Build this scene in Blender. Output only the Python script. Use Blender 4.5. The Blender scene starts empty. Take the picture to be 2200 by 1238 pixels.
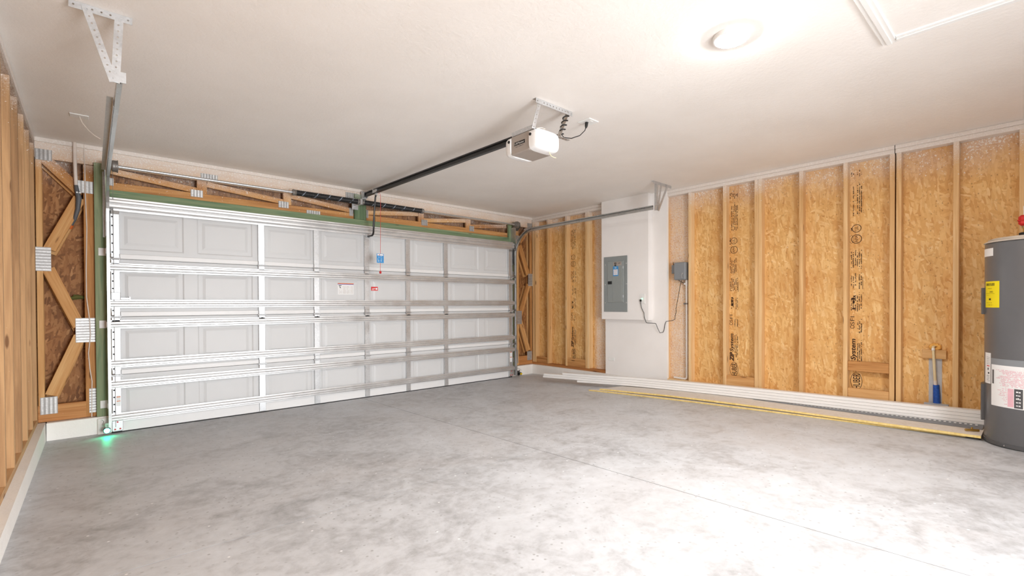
import bpy, bmesh, math, random
from mathutils import Vector, Matrix

random.seed(7)
SC = bpy.context.scene
COL = SC.collection

# ------------------------------------------------------------------ camera, light, exposure
W, H = 5.928, 2.631            # room width between stud faces, ceiling height
FX = 1018.54                   # focal length in pixels of a 2200 px wide frame
cam_d = bpy.data.cameras.new('camera')
cam_d.sensor_width = 36.0
cam_d.sensor_fit = 'HORIZONTAL'
cam_d.lens = FX * 36.0 / 2200.0
cam_d.shift_x = -9.81 / 2200.0
cam_d.shift_y = 44.76 / 2200.0
cam_d.clip_start = 0.05
cam = bpy.data.objects.new('camera', cam_d)
COL.objects.link(cam)
yaw, pitch, roll = 0.731447, -0.0092766, -0.004655
fw = Vector((math.sin(yaw) * math.cos(pitch), math.cos(yaw) * math.cos(pitch), math.sin(pitch)))
r0 = Vector((math.cos(yaw), -math.sin(yaw), 0))
u0 = r0.cross(fw)
rr = r0 * math.cos(roll) + u0 * math.sin(roll)
uu = -r0 * math.sin(roll) + u0 * math.cos(roll)
cam.matrix_world = Matrix(((rr.x, uu.x, -fw.x, 0.35156), (rr.y, uu.y, -fw.y, -5.812),
                           (rr.z, uu.z, -fw.z, 1.16543), (0, 0, 0, 1)))
SC.camera = cam

wd = bpy.data.worlds.new('world')
SC.world = wd
wd.use_nodes = True
wd.node_tree.nodes['Background'].inputs[0].default_value = (0.6, 0.7, 0.85, 1)
wd.node_tree.nodes['Background'].inputs[1].default_value = 0.3

LAMP_STRENGTH = 180.0
# fill light added behind the camera, in an invented doorway, to brighten the room
fill_d = bpy.data.lights.new('added_fill_light', 'AREA')
fill_d.shape = 'RECTANGLE'
fill_d.size, fill_d.size_y = 1.5, 1.75
fill_d.spread = math.radians(130)
fill_d.energy = 34.0
fill_d.color = (0.96, 0.985, 1.0)
fill_o = bpy.data.objects.new('added_fill_light', fill_d)
COL.objects.link(fill_o)
fill_o.matrix_world = Matrix.Translation((1.85, -7.86, 1.02)) @ Matrix.Rotation(math.radians(90 - 12), 4, 'X')

SC.view_settings.view_transform = 'Standard'
SC.view_settings.look = 'None'
SC.view_settings.gamma = 1.0
SC.view_settings.use_curve_mapping = False
SC.view_settings.exposure = 2.18

FS = 0.020                     # floor falls towards the garage door


def fz(y):
    return -FS * y


# ------------------------------------------------------------------ material helpers
def lin(c):
    def f(v):
        v /= 255.0
        return v / 12.92 if v <= 0.04045 else ((v + 0.055) / 1.055) ** 2.4
    return (f(c[0]), f(c[1]), f(c[2]), 1.0)


class NT:
    def __init__(self, name):
        self.m = bpy.data.materials.new(name)
        self.m.use_nodes = True
        self.t = self.m.node_tree
        self.b = self.t.nodes['Principled BSDF']

    def n(self, typ, **kw):
        nd = self.t.nodes.new(typ)
        for k, v in kw.items():
            setattr(nd, k, v)
        return nd

    def l(self, a, b):
        self.t.links.new(a, b)

    def setin(self, sock, v):
        if hasattr(v, 'is_linked') or isinstance(v, bpy.types.NodeSocket):
            self.l(v, sock)
        else:
            sock.default_value = v

    def math(self, op, a, b=None, c=None, clamp=False):
        nd = self.n('ShaderNodeMath', operation=op, use_clamp=clamp)
        self.setin(nd.inputs[0], a)
        if b is not None:
            self.setin(nd.inputs[1], b)
        if c is not None:
            self.setin(nd.inputs[2], c)
        return nd.outputs[0]

    def mix(self, fac, a, b, blend='MIX'):
        nd = self.n('ShaderNodeMix', data_type='RGBA', blend_type=blend)
        self.setin(nd.inputs[0], fac)
        self.setin(nd.inputs[6], a)
        self.setin(nd.inputs[7], b)
        return nd.outputs[2]

    def ramp(self, fac, stops, interp='LINEAR'):
        nd = self.n('ShaderNodeValToRGB')
        cr = nd.color_ramp
        cr.interpolation = interp
        while len(cr.elements) > len(stops):
            cr.elements.remove(cr.elements[-1])
        while len(cr.elements) < len(stops):
            cr.elements.new(1.0)
        for e, (p, c) in zip(cr.elements, stops):
            e.position = p
            e.color = c if len(c) == 4 else (*c, 1)
        self.l(fac, nd.inputs[0])
        return nd.outputs[0]

    def maprange(self, v, a, b, c=0.0, d=1.0, smooth=False):
        nd = self.n('ShaderNodeMapRange')
        nd.interpolation_type = 'SMOOTHSTEP' if smooth else 'LINEAR'
        self.setin(nd.inputs[0], v)
        for i, x in enumerate((a, b, c, d)):
            nd.inputs[i + 1].default_value = x
        return nd.outputs[0]

    def pos(self):
        return self.n('ShaderNodeNewGeometry').outputs['Position']

    def obj(self):
        return self.n('ShaderNodeTexCoord').outputs['Object']

    def rnd(self):
        return self.n('ShaderNodeObjectInfo').outputs['Random']

    def sep(self, v):
        nd = self.n('ShaderNodeSeparateXYZ')
        self.l(v, nd.inputs[0])
        return nd.outputs

    def comb(self, x, y, z):
        nd = self.n('ShaderNodeCombineXYZ')
        for i, v in enumerate((x, y, z)):
            self.setin(nd.inputs[i], v)
        return nd.outputs[0]

    def vmul(self, v, s):
        nd = self.n('ShaderNodeVectorMath', operation='MULTIPLY')
        self.l(v, nd.inputs[0])
        nd.inputs[1].default_value = s
        return nd.outputs[0]

    def vadd(self, v, w):
        nd = self.n('ShaderNodeVectorMath', operation='ADD')
        self.l(v, nd.inputs[0])
        self.setin(nd.inputs[1], w)
        return nd.outputs[0]

    def noise(self, v, scale, detail=4.0, rough=0.55, dist=0.0, dim='3D'):
        nd = self.n('ShaderNodeTexNoise', noise_dimensions=dim)
        self.l(v, nd.inputs['Vector'])
        nd.inputs['Scale'].default_value = scale
        nd.inputs['Detail'].default_value = detail
        nd.inputs['Roughness'].default_value = rough
        nd.inputs['Distortion'].default_value = dist
        return nd.outputs[0]

    def voro(self, v, scale, dim='3D', feature='F1', rnd=1.0):
        nd = self.n('ShaderNodeTexVoronoi', voronoi_dimensions=dim, feature=feature)
        self.l(v, nd.inputs['Vector'])
        nd.inputs['Scale'].default_value = scale
        nd.inputs['Randomness'].default_value = rnd
        return nd

    def bump(self, h, strength=0.2, dist=0.01):
        nd = self.n('ShaderNodeBump')
        nd.inputs['Strength'].default_value = strength
        nd.inputs['Distance'].default_value = dist
        self.l(h, nd.inputs['Height'])
        self.l(nd.outputs[0], self.b.inputs['Normal'])

    def col(self, v):
        self.setin(self.b.inputs['Base Color'], v)

    def rough(self, v):
        self.setin(self.b.inputs['Roughness'], v)


M = {}


def flat(name, rgb, rough=0.5, metal=0.0, spec=0.5, var=0.06, scale=18.0):
    """plain paint or plastic with a faint procedural mottling"""
    t = NT(name)
    n = t.noise(t.pos(), scale, 3)
    c = lin(rgb)
    k = t.maprange(n, 0.3, 0.7, 1 - var, 1 + var)
    mul = t.n('ShaderNodeVectorMath', operation='SCALE')
    mul.inputs[0].default_value = c[:3]
    t.l(k, mul.inputs[3])
    t.col(mul.outputs[0])
    t.rough(rough)
    t.b.inputs['Metallic'].default_value = metal
    t.b.inputs['Specular IOR Level'].default_value = spec
    M[name] = t.m
    return t


def emit(name, rgb, strength):
    t = NT(name)
    t.col((0.8, 0.8, 0.8, 1))
    t.b.inputs['Emission Color'].default_value = (*rgb, 1)
    t.b.inputs['Emission Strength'].default_value = strength
    M[name] = t.m


def drywall(name, rgb, bumpk, scale):
    t = NT(name)
    p = t.pos()
    n = t.noise(p, 2.0, 3)
    c = lin(rgb)
    d = (c[0] * .96, c[1] * .955, c[2] * .95, 1)
    t.col(t.mix(t.maprange(n, .35, .65), d, c))
    t.rough(0.75)
    h = t.noise(p, scale, 5, .6, .4)
    t.bump(h, bumpk, 0.01)
    M[name] = t.m


drywall('ceiling_paint', (250, 245, 240), 0.22, 42)
drywall('drywall_paint', (250, 247, 245), 0.05, 60)
drywall('back_wall_paint', (246, 243, 240), 0.05, 60)
drywall('curb_paint', (250, 247, 243), 0.35, 30)


def overspray(t, base, p, z0=2.36, z1=2.60, kx=0.0):
    """white ceiling paint that drifted onto the framing near the ceiling"""
    s = t.sep(p)
    fine = t.noise(p, 150, 2, .6)
    big = t.noise(p, 4.0, 3, .6)
    g = t.maprange(s[2], z0, z1, 0, 1)
    g = t.math('ADD', g, t.math('MULTIPLY', t.math('SUBTRACT', big, .5), 0.8))
    m = t.math('ADD', t.math('MULTIPLY', g, 0.95), t.math('MULTIPLY', t.math('SUBTRACT', fine, .52), 1.3))
    m = t.math('MULTIPLY', t.math('MULTIPLY', m, t.maprange(s[2], z0 - .12, z0 + .10), clamp=True), 0.9, clamp=True)
    base = t.mix(m, base, lin((236, 226, 218)))
    gg = t.maprange(s[2], z0 - .22, z1 + .02)
    sn = t.noise(p, 75, 2, .55, .6)
    sp = t.math('MULTIPLY', t.math('SUBTRACT', sn, t.math('SUBTRACT', .755, t.math('MULTIPLY', gg, .20))), 22.0, clamp=True)
    return t.mix(t.math('MULTIPLY', sp, .85), base, lin((244, 238, 232)))


def wood(name, dark, mid, light, z0=2.36, z1=2.60, knots=True, rough=0.65, var=.26):
    t = NT(name)
    o = t.obj()
    rn = t.rnd()
    off = t.comb(t.math('MULTIPLY', rn, 37.0), t.math('MULTIPLY', rn, 91.0), t.math('MULTIPLY', rn, 53.0))
    v = t.vadd(o, off)
    g1 = t.noise(t.vmul(v, (26, 26, 1.3)), 1.0, 5, .55, .8)
    g2 = t.noise(t.vmul(v, (150, 150, 4)), 1.0, 3, .6)
    f = t.math('ADD', t.math('MULTIPLY', g1, .75), t.math('MULTIPLY', g2, .25))
    f = t.math('ADD', f, t.math('MULTIPLY', t.math('SUBTRACT', rn, .5), var))
    c = t.ramp(f, [(.28, lin(dark)), (.5, lin(mid)), (.72, lin(light))])
    if knots:
        vo = t.voro(t.vmul(v, (16, 16, 3.3)), 1.0)
        k = t.math('MULTIPLY', t.maprange(vo.outputs['Distance'], .10, .17, 1, 0),
                   t.math('GREATER_THAN', t.sep(vo.outputs['Color'])[0], .80))
        c = t.mix(t.math('MULTIPLY', k, .75), c, lin((92, 52, 26)))
    c = overspray(t, c, t.pos(), z0, z1)
    t.col(c)
    t.rough(rough)
    t.b.inputs['Specular IOR Level'].default_value = .3
    t.bump(f, .15, .004)
    M[name] = t.m


wood('pine_stud', (206, 158, 102), (228, 186, 132), (240, 206, 158), 2.34, 2.58)
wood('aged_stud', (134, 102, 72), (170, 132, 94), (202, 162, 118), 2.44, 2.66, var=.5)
wood('truss_lumber', (166, 110, 60), (205, 150, 92), (226, 180, 124), 2.33, 2.56)
wood('red_plate', (150, 96, 52), (190, 130, 78), (214, 160, 104), 2.40, 2.62)
wood('treated_lumber', (74, 94, 68), (116, 140, 106), (156, 164, 128), 2.44, 2.70)
wood('white_plate', (226, 218, 210), (238, 232, 226), (244, 240, 236), 0.0, 0.2, False)
wood('cream_board', (214, 204, 192), (226, 218, 208), (234, 228, 220), 9, 10, False)
wood('yellow_edge', (206, 176, 104), (228, 200, 128), (240, 216, 150), 9, 10, False)


def osb(name, plane, heavy=None):
    """oriented strand board: layers of stretched chips at several angles"""
    t = NT(name)
    p = t.pos()
    s = t.sep(p)
    a = s[1] if plane == 'yz' else s[0]
    uv = t.comb(a, s[2], 0.0)
    warp = t.noise(uv, 9.0, 2, .5)
    rag = t.noise(uv, 70.0, 2, .6)
    col = None
    hgt = None
    pal = [(0.0, lin((200, 142, 80))), (.22, lin((222, 170, 104))), (.5, lin((232, 185, 119))),
           (.78, lin((239, 198, 136))), (1.0, lin((247, 217, 166)))]
    if plane == 'xz':                                 # darker palette for the sheets behind the door trusses
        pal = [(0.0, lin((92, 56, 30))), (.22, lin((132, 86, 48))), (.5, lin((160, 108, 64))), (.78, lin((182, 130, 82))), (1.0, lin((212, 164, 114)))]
    for i, (ang, L, wd_, th) in enumerate([(78, .080, .026, 0), (52, .085, .022, .40), (-58, .09, .022, .45),
                                           (24, .075, .020, .55), (104, .085, .020, .50), (-24, .08, .018, .66), (88, .10, .018, .62), (-80, .06, .014, .66)]):
        mp = t.n('ShaderNodeMapping')
        t.l(uv, mp.inputs[0])
        mp.inputs['Location'].default_value = (i * 3.7, i * 1.9, 0)
        mp.inputs['Rotation'].default_value = (0, 0, math.radians(ang))
        mp.inputs['Scale'].default_value = (1, 1, 1)
        mv = t.vmul(mp.outputs[0], (.78 / L, .78 / wd_, 1))
        mv = t.vadd(mv, t.comb(t.math('MULTIPLY', warp, 1.6), t.math('ADD', t.math('MULTIPLY', warp, 1.1), t.math('MULTIPLY', rag, .35)), 0.0))
        vo = t.voro(mv, 1.0, '2D')
        c3 = t.sep(vo.outputs['Color'])
        grain = t.noise(t.vmul(mv, (.8, 6.0, 1.0)), 1.5, 2)
        fac = t.math('ADD', t.math('MULTIPLY', c3[0], .72), t.math('MULTIPLY', grain, .28))
        cc = t.ramp(fac, pal)
        if col is None:
            col, hgt = cc, c3[1]
        else:
            mk = t.math('GREATER_THAN', c3[2], th)
            ed = t.maprange(vo.outputs['Distance'], .50, .62, 1, 0)
            mk = t.math('MULTIPLY', mk, ed)
            rim = t.math('MULTIPLY', t.math('GREATER_THAN', c3[2], th + .2), t.math('MULTIPLY', t.maprange(vo.outputs['Distance'], .50, .60, 0, 1), t.maprange(vo.outputs['Distance'], .60, .74, 1, 0)))
            col = t.mix(t.math('MULTIPLY', rim, .24), col, lin((150, 90, 38)))
            col = t.mix(mk, col, cc)
            hm = t.n('ShaderNodeMix')
            t.l(mk, hm.inputs[0]); t.l(hgt, hm.inputs[2]); t.l(c3[1], hm.inputs[3])
            hgt = hm.outputs[0]
    # dark resin flecks, board to board tint
    fl = t.voro(t.vmul(uv, (26, 17, 1)), 1.0, '2D')
    fk = t.math('MULTIPLY', t.maprange(fl.outputs['Distance'], .06, .16, 1, 0),
                t.math('GREATER_THAN', t.sep(fl.outputs['Color'])[0], .80))
    col = t.mix(t.math('MULTIPLY', fk, .5), col, lin((130, 76, 32)))
    big = t.noise(uv, 2.6, 4, .65)
    col = t.mix(t.maprange(big, .42, .68, 0, .34), col, lin((186, 118, 54)) if plane == 'yz' else lin((104, 64, 34)))
    # drifted ceiling paint: haze plus spatter that thickens towards the ceiling
    g = t.maprange(s[2], 2.18, 2.60)
    g = t.math('MULTIPLY', g, t.maprange(t.noise(uv, 3.2, 3, .6), .3, .66, .35, 1.25), clamp=True)
    sn = t.noise(t.vmul(uv, (1.0, .8, 1)), 68, 2, .55, .6)
    spot = t.math('MULTIPLY', t.math('SUBTRACT', sn, t.math('SUBTRACT', .755, t.math('MULTIPLY', g, .25))), 22.0, clamp=True)
    haze = t.math('MULTIPLY', t.math('POWER', g, 1.6), t.maprange(t.noise(uv, 120, 2, .7), .3, .62, .45, 1.0))
    col = t.mix(t.math('MULTIPLY', haze, .95), col, lin((226, 206, 192)))
    col = t.mix(t.math('MULTIPLY', spot, .85), col, lin((244, 238, 232)))
    if heavy:
        m = None
        for (y0, y1) in heavy:
            gg = t.math('MULTIPLY', t.maprange(s[1], y0 - .02, y0 + .05), t.maprange(s[1], y1 - .05, y1 + .02, 1, 0))
            m = gg if m is None else t.math('MAXIMUM', m, gg)
        fine = t.noise(uv, 62, 3, .8)
        mid = t.noise(uv, 6, 3, .6)
        f2 = t.maprange(fine, .40, .56, .18, 1.0)
        f2 = t.math('MULTIPLY', f2, t.maprange(mid, .25, .65, .6, 1.0))
        col = t.mix(t.math('MULTIPLY', m, f2, clamp=True), col, lin((236, 220, 208)))
    t.col(col)
    t.rough(.6)
    t.b.inputs['Specular IOR Level'].default_value = .3
    t.bump(hgt, .16, .004)
    M[name] = t.m


osb('osb_right', 'yz', [(-1.50, -1.27), (-2.80, -2.50)])
osb('osb_left', 'yz')
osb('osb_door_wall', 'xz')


def galvanized(name, rgb, rough=.34, metal=.9, speck=.12):
    t = NT(name)
    p = t.pos()
    v = t.voro(p, 90)
    n = t.noise(p, 7, 3)
    c = lin(rgb)
    k = t.math('ADD', t.maprange(t.sep(v.outputs['Color'])[0], 0, 1, 1 - speck, 1), t.maprange(n, .3, .7, -.06, .06))
    mul = t.n('ShaderNodeVectorMath', operation='SCALE')
    mul.inputs[0].default_value = c[:3]
    t.l(k, mul.inputs[3])
    t.col(mul.outputs[0])
    t.rough(t.maprange(n, .3, .7, rough - .05, rough + .08))
    t.b.inputs['Metallic'].default_value = metal
    M[name] = t.m


galvanized('galvanized', (214, 216, 218), .40, .85)
galvanized('strut_steel', (222, 222, 222), .40, .8, .05)
galvanized('track_steel', (196, 198, 198), .30, .9, .05)
galvanized('plate_steel', (214, 214, 214), .42, .6, .2)
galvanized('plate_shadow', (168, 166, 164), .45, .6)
galvanized('dull_steel', (150, 146, 142), .5, .7)

flat('door_skin', (216, 217, 218), .45, var=.012, scale=3)
flat('door_rail', (236, 236, 236), .4, var=.01)
flat('white_plastic', (244, 244, 242), .4, var=.01)
flat('lens_plastic', (250, 250, 250), .3, var=.005)
flat('opener_grey', (170, 160, 152), .45, var=.02)
flat('black_steel', (26, 26, 28), .35, var=.1)
flat('black_rubber', (18, 18, 18), .6)
flat('dark_joint', (96, 94, 92), .9)  # darker grey that shows in the slab joints
flat('dark_gap', (40, 30, 24), .9)
flat('red_plastic', (204, 32, 30), .4)
flat('red_cord', (214, 84, 72), .8)
flat('blue_tag', (62, 150, 216), .5, var=.02)
flat('tag_white', (240, 240, 240), .6, var=.01)
flat('orange_ink', (228, 120, 60), .6)
flat('violet_ink', (112, 116, 196), .6)
flat('black_ink', (28, 28, 28), .7)
flat('pale_ink', (206, 200, 194), .7)
flat('red_ink', (222, 44, 48), .6)
flat('pink_ink', (232, 184, 194), .6)
flat('stamp_ink', (62, 38, 22), .8)
flat('panel_grey', (142, 148, 148), .45, var=.015)
flat('panel_door_grey', (148, 154, 153), .42, var=.015)
flat('box_grey', (138, 142, 146), .5, var=.02)
flat('conduit_grey', (92, 94, 98), .5)
flat('orange_plastic', (214, 106, 44), .6)
flat('pvc_white', (236, 232, 228), .4, var=.02)
flat('cpvc_cream', (232, 214, 172), .45, var=.03)
flat('foam_orange', (236, 178, 92), .85, var=.1)
flat('blue_sleeve', (28, 84, 176), .55, var=.25, scale=60)
flat('shield_grey', (188, 192, 198), .45, .2)
flat('heater_grey', (104, 104, 106), .28, var=.02)
flat('heater_band', (84, 84, 86), .32, var=.02)
flat('heater_lid', (226, 216, 204), .5)
flat('yellow_label', (246, 226, 24), .5, var=.01)
flat('sensor_black', (24, 24, 26), .4)
flat('sensor_yellow', (236, 200, 30), .4)
flat('brass', (196, 158, 84), .3, .8)
flat('olive', (96, 96, 44), .8)
flat('wire_white', (232, 220, 210), .5)
flat('primed_white', (240, 238, 236), .5, var=.012, scale=4)
flat('flash_grey', (130, 134, 140), .5, .3, var=.05)
flat('washer_white', (238, 236, 234), .4)
emit('lamp_glow', (1.0, 0.98, 0.955), LAMP_STRENGTH)
emit('led_green', (0.02, 1.0, 0.45), 16.0)
emit('led_green_small', (0.05, 1.0, 0.4), 3.0)


def spring_mat():
    t = NT('spring_coil')
    p = t.pos()
    s = t.sep(p)
    w = t.n('ShaderNodeTexWave', wave_type='BANDS', bands_direction='X')
    t.l(p, w.inputs[0])
    w.inputs['Scale'].default_value = 28
    n = t.noise(p, 30, 2)
    # chalk line sprayed along the coil, twisted by winding
    ang = t.math('ARCTAN2', t.math('SUBTRACT', s[2], 2.43), t.math('SUBTRACT', s[1], -.2))
    tw = t.math('FRACT', t.math('ADD', t.math('MULTIPLY', ang, .1592), t.math('MULTIPLY', s[0], 7.2)))
    m = t.math('MULTIPLY', t.math('LESS_THAN', tw, .07), t.math('GREATER_THAN', n, .45))
    t.col(t.mix(m, (.012, .013, .015, 1), lin((150, 160, 176))))
    t.rough(.4)
    t.bump(w.outputs[0], .5, .004)
    M['spring_coil'] = t.m


spring_mat()


def concrete():
    t = NT('concrete')
    p = t.pos()
    s = t.sep(p)
    uv = t.comb(s[0], s[1], 0.0)
    n1 = t.noise(uv, .55, 5, .6, .5)
    n2 = t.noise(uv, 3.1, 7, .68, 1.0)
    n3 = t.noise(t.vmul(uv, (1.0, 1.0, 1)), 16, 4, .65, .3)
    f = t.math('ADD', t.math('ADD', t.math('MULTIPLY', n1, .34), t.math('MULTIPLY', n2, .42)), t.math('MULTIPLY', n3, .24))
    c = t.ramp(f, [(.35, lin((140, 139, 140))), (.43, lin((172, 172, 174))), (.51, lin((194, 195, 198))), (.64, lin((209, 211, 215)))])
    # trowel pits
    vo = t.voro(uv, 26, '2D')
    pit = t.math('MULTIPLY', t.maprange(vo.outputs['Distance'], .10, .2, 1, 0),
                 t.math('GREATER_THAN', t.sep(vo.outputs['Color'])[0], .80))
    pit = t.math('MULTIPLY', pit, t.maprange(n2, .4, .6, .05, .6))
    c = t.mix(pit, c, lin((128, 126, 124)))
    # plaster specks
    v2 = t.voro(uv, 7, '2D')
    sp = t.math('MULTIPLY', t.maprange(v2.outputs['Distance'], .02, .05, 1, 0),
                t.math('GREATER_THAN', t.sep(v2.outputs['Color'])[1], .86))
    c = t.mix(sp, c, lin((240, 240, 240)))
    # warm dirt drift
    d = t.maprange(t.noise(uv, .9, 4, .6, .6), .5, .72, 0, .22)
    c = t.mix(d, c, lin((176, 164, 156)))
    t.col(c)
    t.rough(t.maprange(n2, .3, .7, .42, .62))
    t.b.inputs['Specular IOR Level'].default_value = .35
    t.bump(n3, .12, .003)
    M['concrete'] = t.m


concrete()

# ------------------------------------------------------------------ object helpers
WMX = {}


def link(o, parent=None, mat4=None):
    COL.objects.link(o)
    mat4 = mat4 or Matrix.Identity(4)
    if parent is not None:
        o.parent = parent
        o.matrix_parent_inverse = WMX[parent.name].inverted()
    o.matrix_basis = mat4
    WMX[o.name] = mat4.copy()
    return o


def tag(o, label, cat, group=None):
    o['label'] = label
    o['category'] = cat
    if group:
        o['group'] = group
    return o


def empty(name, loc, label, cat, group=None):
    o = bpy.data.objects.new(name, None)
    o.empty_display_size = .1
    link(o, None, Matrix.Translation(Vector(loc)))
    return tag(o, label, cat, group)


class BM:
    def __init__(self):
        self.b = bmesh.new()

    def box(self, x0, x1, y0, y1, z0, z1, bev=0.0):
        x0, x1 = min(x0, x1), max(x0, x1); y0, y1 = min(y0, y1), max(y0, y1); z0, z1 = min(z0, z1), max(z0, z1)
        v = [self.b.verts.new(c) for c in ((x0, y0, z0), (x1, y0, z0), (x1, y1, z0), (x0, y1, z0),
                                           (x0, y0, z1), (x1, y0, z1), (x1, y1, z1), (x0, y1, z1))]
        fs = [self.b.faces.new([v[i] for i in q]) for q in
              ((0, 3, 2, 1), (4, 5, 6, 7), (0, 1, 5, 4), (1, 2, 6, 5), (2, 3, 7, 6), (3, 0, 4, 7))]
        if bev > 0:
            es = list({e for f in fs for e in f.edges})
            bmesh.ops.bevel(self.b, geom=es, offset=bev, segments=1, affect='EDGES', profile=.5)
        return self

    def hexa(self, pts):
        """8 corner points, bottom loop then top loop"""
        v = [self.b.verts.new(p) for p in pts]
        for q in ((0, 3, 2, 1), (4, 5, 6, 7), (0, 1, 5, 4), (1, 2, 6, 5), (2, 3, 7, 6), (3, 0, 4, 7)):
            self.b.faces.new([v[i] for i in q])
        return self

    def quad(self, pts):
        self.b.faces.new([self.b.verts.new(p) for p in pts])
        return self

    def prism(self, poly, a, b):
        """closed polygon of 3D points swept from offset vector a to offset vector b"""
        a, b = Vector(a), Vector(b)
        va = [self.b.verts.new(Vector(p) + a) for p in poly]
        vb = [self.b.verts.new(Vector(p) + b) for p in poly]
        n = len(poly)
        self.b.faces.new(va[::-1])
        self.b.faces.new(vb)
        for i in range(n):
            self.b.faces.new((va[i], va[(i + 1) % n], vb[(i + 1) % n], vb[i]))
        return self

    def tube(self, pts, r, seg=8, cap=True):
        pts = [Vector(p) for p in pts]
        rings = []
        up = None
        for i, p in enumerate(pts):
            if i == 0:
                d = pts[1] - p
            elif i == len(pts) - 1:
                d = p - pts[i - 1]
            else:
                d = (pts[i + 1] - p).normalized() + (p - pts[i - 1]).normalized()
            d.normalize()
            if up is None:
                up = d.orthogonal().normalized()
            up = (up - d * up.dot(d))
            if up.length < 1e-6:
                up = d.orthogonal()
            up.normalize()
            sd = d.cross(up)
            rad = r[i] if isinstance(r, (list, tuple)) else r
            rings.append([self.b.verts.new(p + (up * math.cos(2 * math.pi * k / seg) + sd * math.sin(2 * math.pi * k / seg)) * rad)
                          for k in range(seg)])
        for A, B_ in zip(rings, rings[1:]):
            for k in range(seg):
                self.b.faces.new((A[k], A[(k + 1) % seg], B_[(k + 1) % seg], B_[k]))
        if cap:
            self.b.faces.new(rings[0][::-1])
            self.b.faces.new(rings[-1])
        return self

    def cyl(self, a, b, r, seg=16):
        return self.tube([a, b], r, seg)

    def lathe(self, center, axis, prof, seg=24):
        """prof: list of (radius, height along axis)"""
        c = Vector(center); ax = Vector(axis).normalized()
        u = ax.orthogonal().normalized(); v = ax.cross(u)
        rings = []
        for (r, h) in prof:
            rings.append([self.b.verts.new(c + ax * h + (u * math.cos(2 * math.pi * k / seg) + v * math.sin(2 * math.pi * k / seg)) * max(r, 1e-4))
                          for k in range(seg)])
        for A, B_ in zip(rings, rings[1:]):
            for k in range(seg):
                self.b.faces.new((A[k], A[(k + 1) % seg], B_[(k + 1) % seg], B_[k]))
        self.b.faces.new(rings[0][::-1])
        self.b.faces.new(rings[-1])
        return self

    def mesh(self, name, mat, smooth=False, recalc=True):
        if recalc:
            bmesh.ops.recalc_face_normals(self.b, faces=self.b.faces)
        me = bpy.data.meshes.new(name)
        self.b.to_mesh(me)
        self.b.free()
        me.materials.append(M[mat])
        if smooth:
            me.shade_smooth()
            try:
                me.set_sharp_from_angle(angle=math.radians(40))
            except Exception:
                pass
        return me

    def obj(self, name, mat, parent=None, smooth=False, kind=None):
        o = bpy.data.objects.new(name, self.mesh(name, mat, smooth))
        link(o, parent)
        if kind:
            o['kind'] = kind
        return o


def structure(o):
    o['kind'] = 'structure'
    return o


_lum = {}


def lumber(name, p0, p1, w, d, wdir, mat, parent):
    """one stick of timber from p0 to p1 (centre line); w measured along wdir, d across it"""
    p0, p1 = Vector(p0), Vector(p1)
    z = (p1 - p0); L = z.length; z.normalize()
    x = Vector(wdir); x = (x - z * x.dot(z)).normalized()
    y = z.cross(x)
    key = (round(w, 4), round(d, 4), round(L, 4), mat)
    if key not in _lum:
        _lum[key] = BM().box(-w / 2, w / 2, -d / 2, d / 2, 0, L, .0025).mesh(name, mat)
    o = bpy.data.objects.new(name, _lum[key])
    m4 = Matrix(((x.x, y.x, z.x, p0.x), (x.y, y.y, z.y, p0.y), (x.z, y.z, z.z, p0.z), (0, 0, 0, 1)))
    return link(o, parent, m4)


def inst(name, me, parent, m4):
    return link(bpy.data.objects.new(name, me), parent, m4)


_plate = {}


def nail_plate(c, w, h, parent, normal='y', bars='h'):
    """toothed truss plate: thin sheet with pressed ridges"""
    key = (round(w, 3), round(h, 3), bars)
    if key not in _plate:
        b = BM()
        b.box(-w / 2, w / 2, 0, .0015, -h / 2, h / 2)
        if bars == 'h':
            n = max(3, int(h / .024))
            for i in range(n):
                z = -h / 2 + h * (i + .5) / n
                b.box(-w / 2 * .96, w / 2 * .96, -.006, 0, z - h / n * .30, z + h / n * .22)
        else:
            n = max(3, int(w / .024))
            for i in range(n):
                x = -w / 2 + w * (i + .5) / n
                b.box(x - w / n * .27, x + w / n * .25, -.006, 0, -h / 2 * .96, h / 2 * .96)
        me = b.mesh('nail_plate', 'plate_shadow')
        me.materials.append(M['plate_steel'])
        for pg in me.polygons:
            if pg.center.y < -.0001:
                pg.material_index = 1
        _plate[key] = me
    m4 = Matrix.Translation(Vector(c))
    return inst('nail_plate', _plate[key], parent, m4)


def perf_mesh(name, length, width, n, mat, hole=.0045, lip=.0):
    """perforated punched strap, length along z, flat in xz, round holes cut through"""
    b = bmesh.new()
    seg = length / n
    for i in range(n):
        z0 = i * seg
        cz = z0 + seg / 2
        outer = [(-width / 2, z0), (0, z0), (width / 2, z0), (width / 2, cz), (width / 2, z0 + seg), (0, z0 + seg), (-width / 2, z0 + seg), (-width / 2, cz)]
        angs = [225, 270, 315, 0, 45, 90, 135, 180]
        vo = [b.verts.new((x, 0, z)) for x, z in outer]
        vi = [b.verts.new((hole * math.cos(math.radians(a)), 0, cz + hole * math.sin(math.radians(a)))) for a in angs]
        for k in range(8):
            b.faces.new((vo[k], vo[(k + 1) % 8], vi[(k + 1) % 8], vi[k]))
    bmesh.ops.remove_doubles(b, verts=b.verts, dist=1e-5)
    bmesh.ops.solidify(b, geom=b.faces, thickness=.0022)
    if lip:
        B2 = BM(); B2.b.free(); B2.b = b
        B2.box(width / 2 - .0022, width / 2, 0, lip, 0, length)
        return B2.mesh(name, mat)
    me = bpy.data.meshes.new(name)
    bmesh.ops.recalc_face_normals(b, faces=b.faces)
    b.to_mesh(me); b.free()
    me.materials.append(M[mat])
    return me


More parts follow.
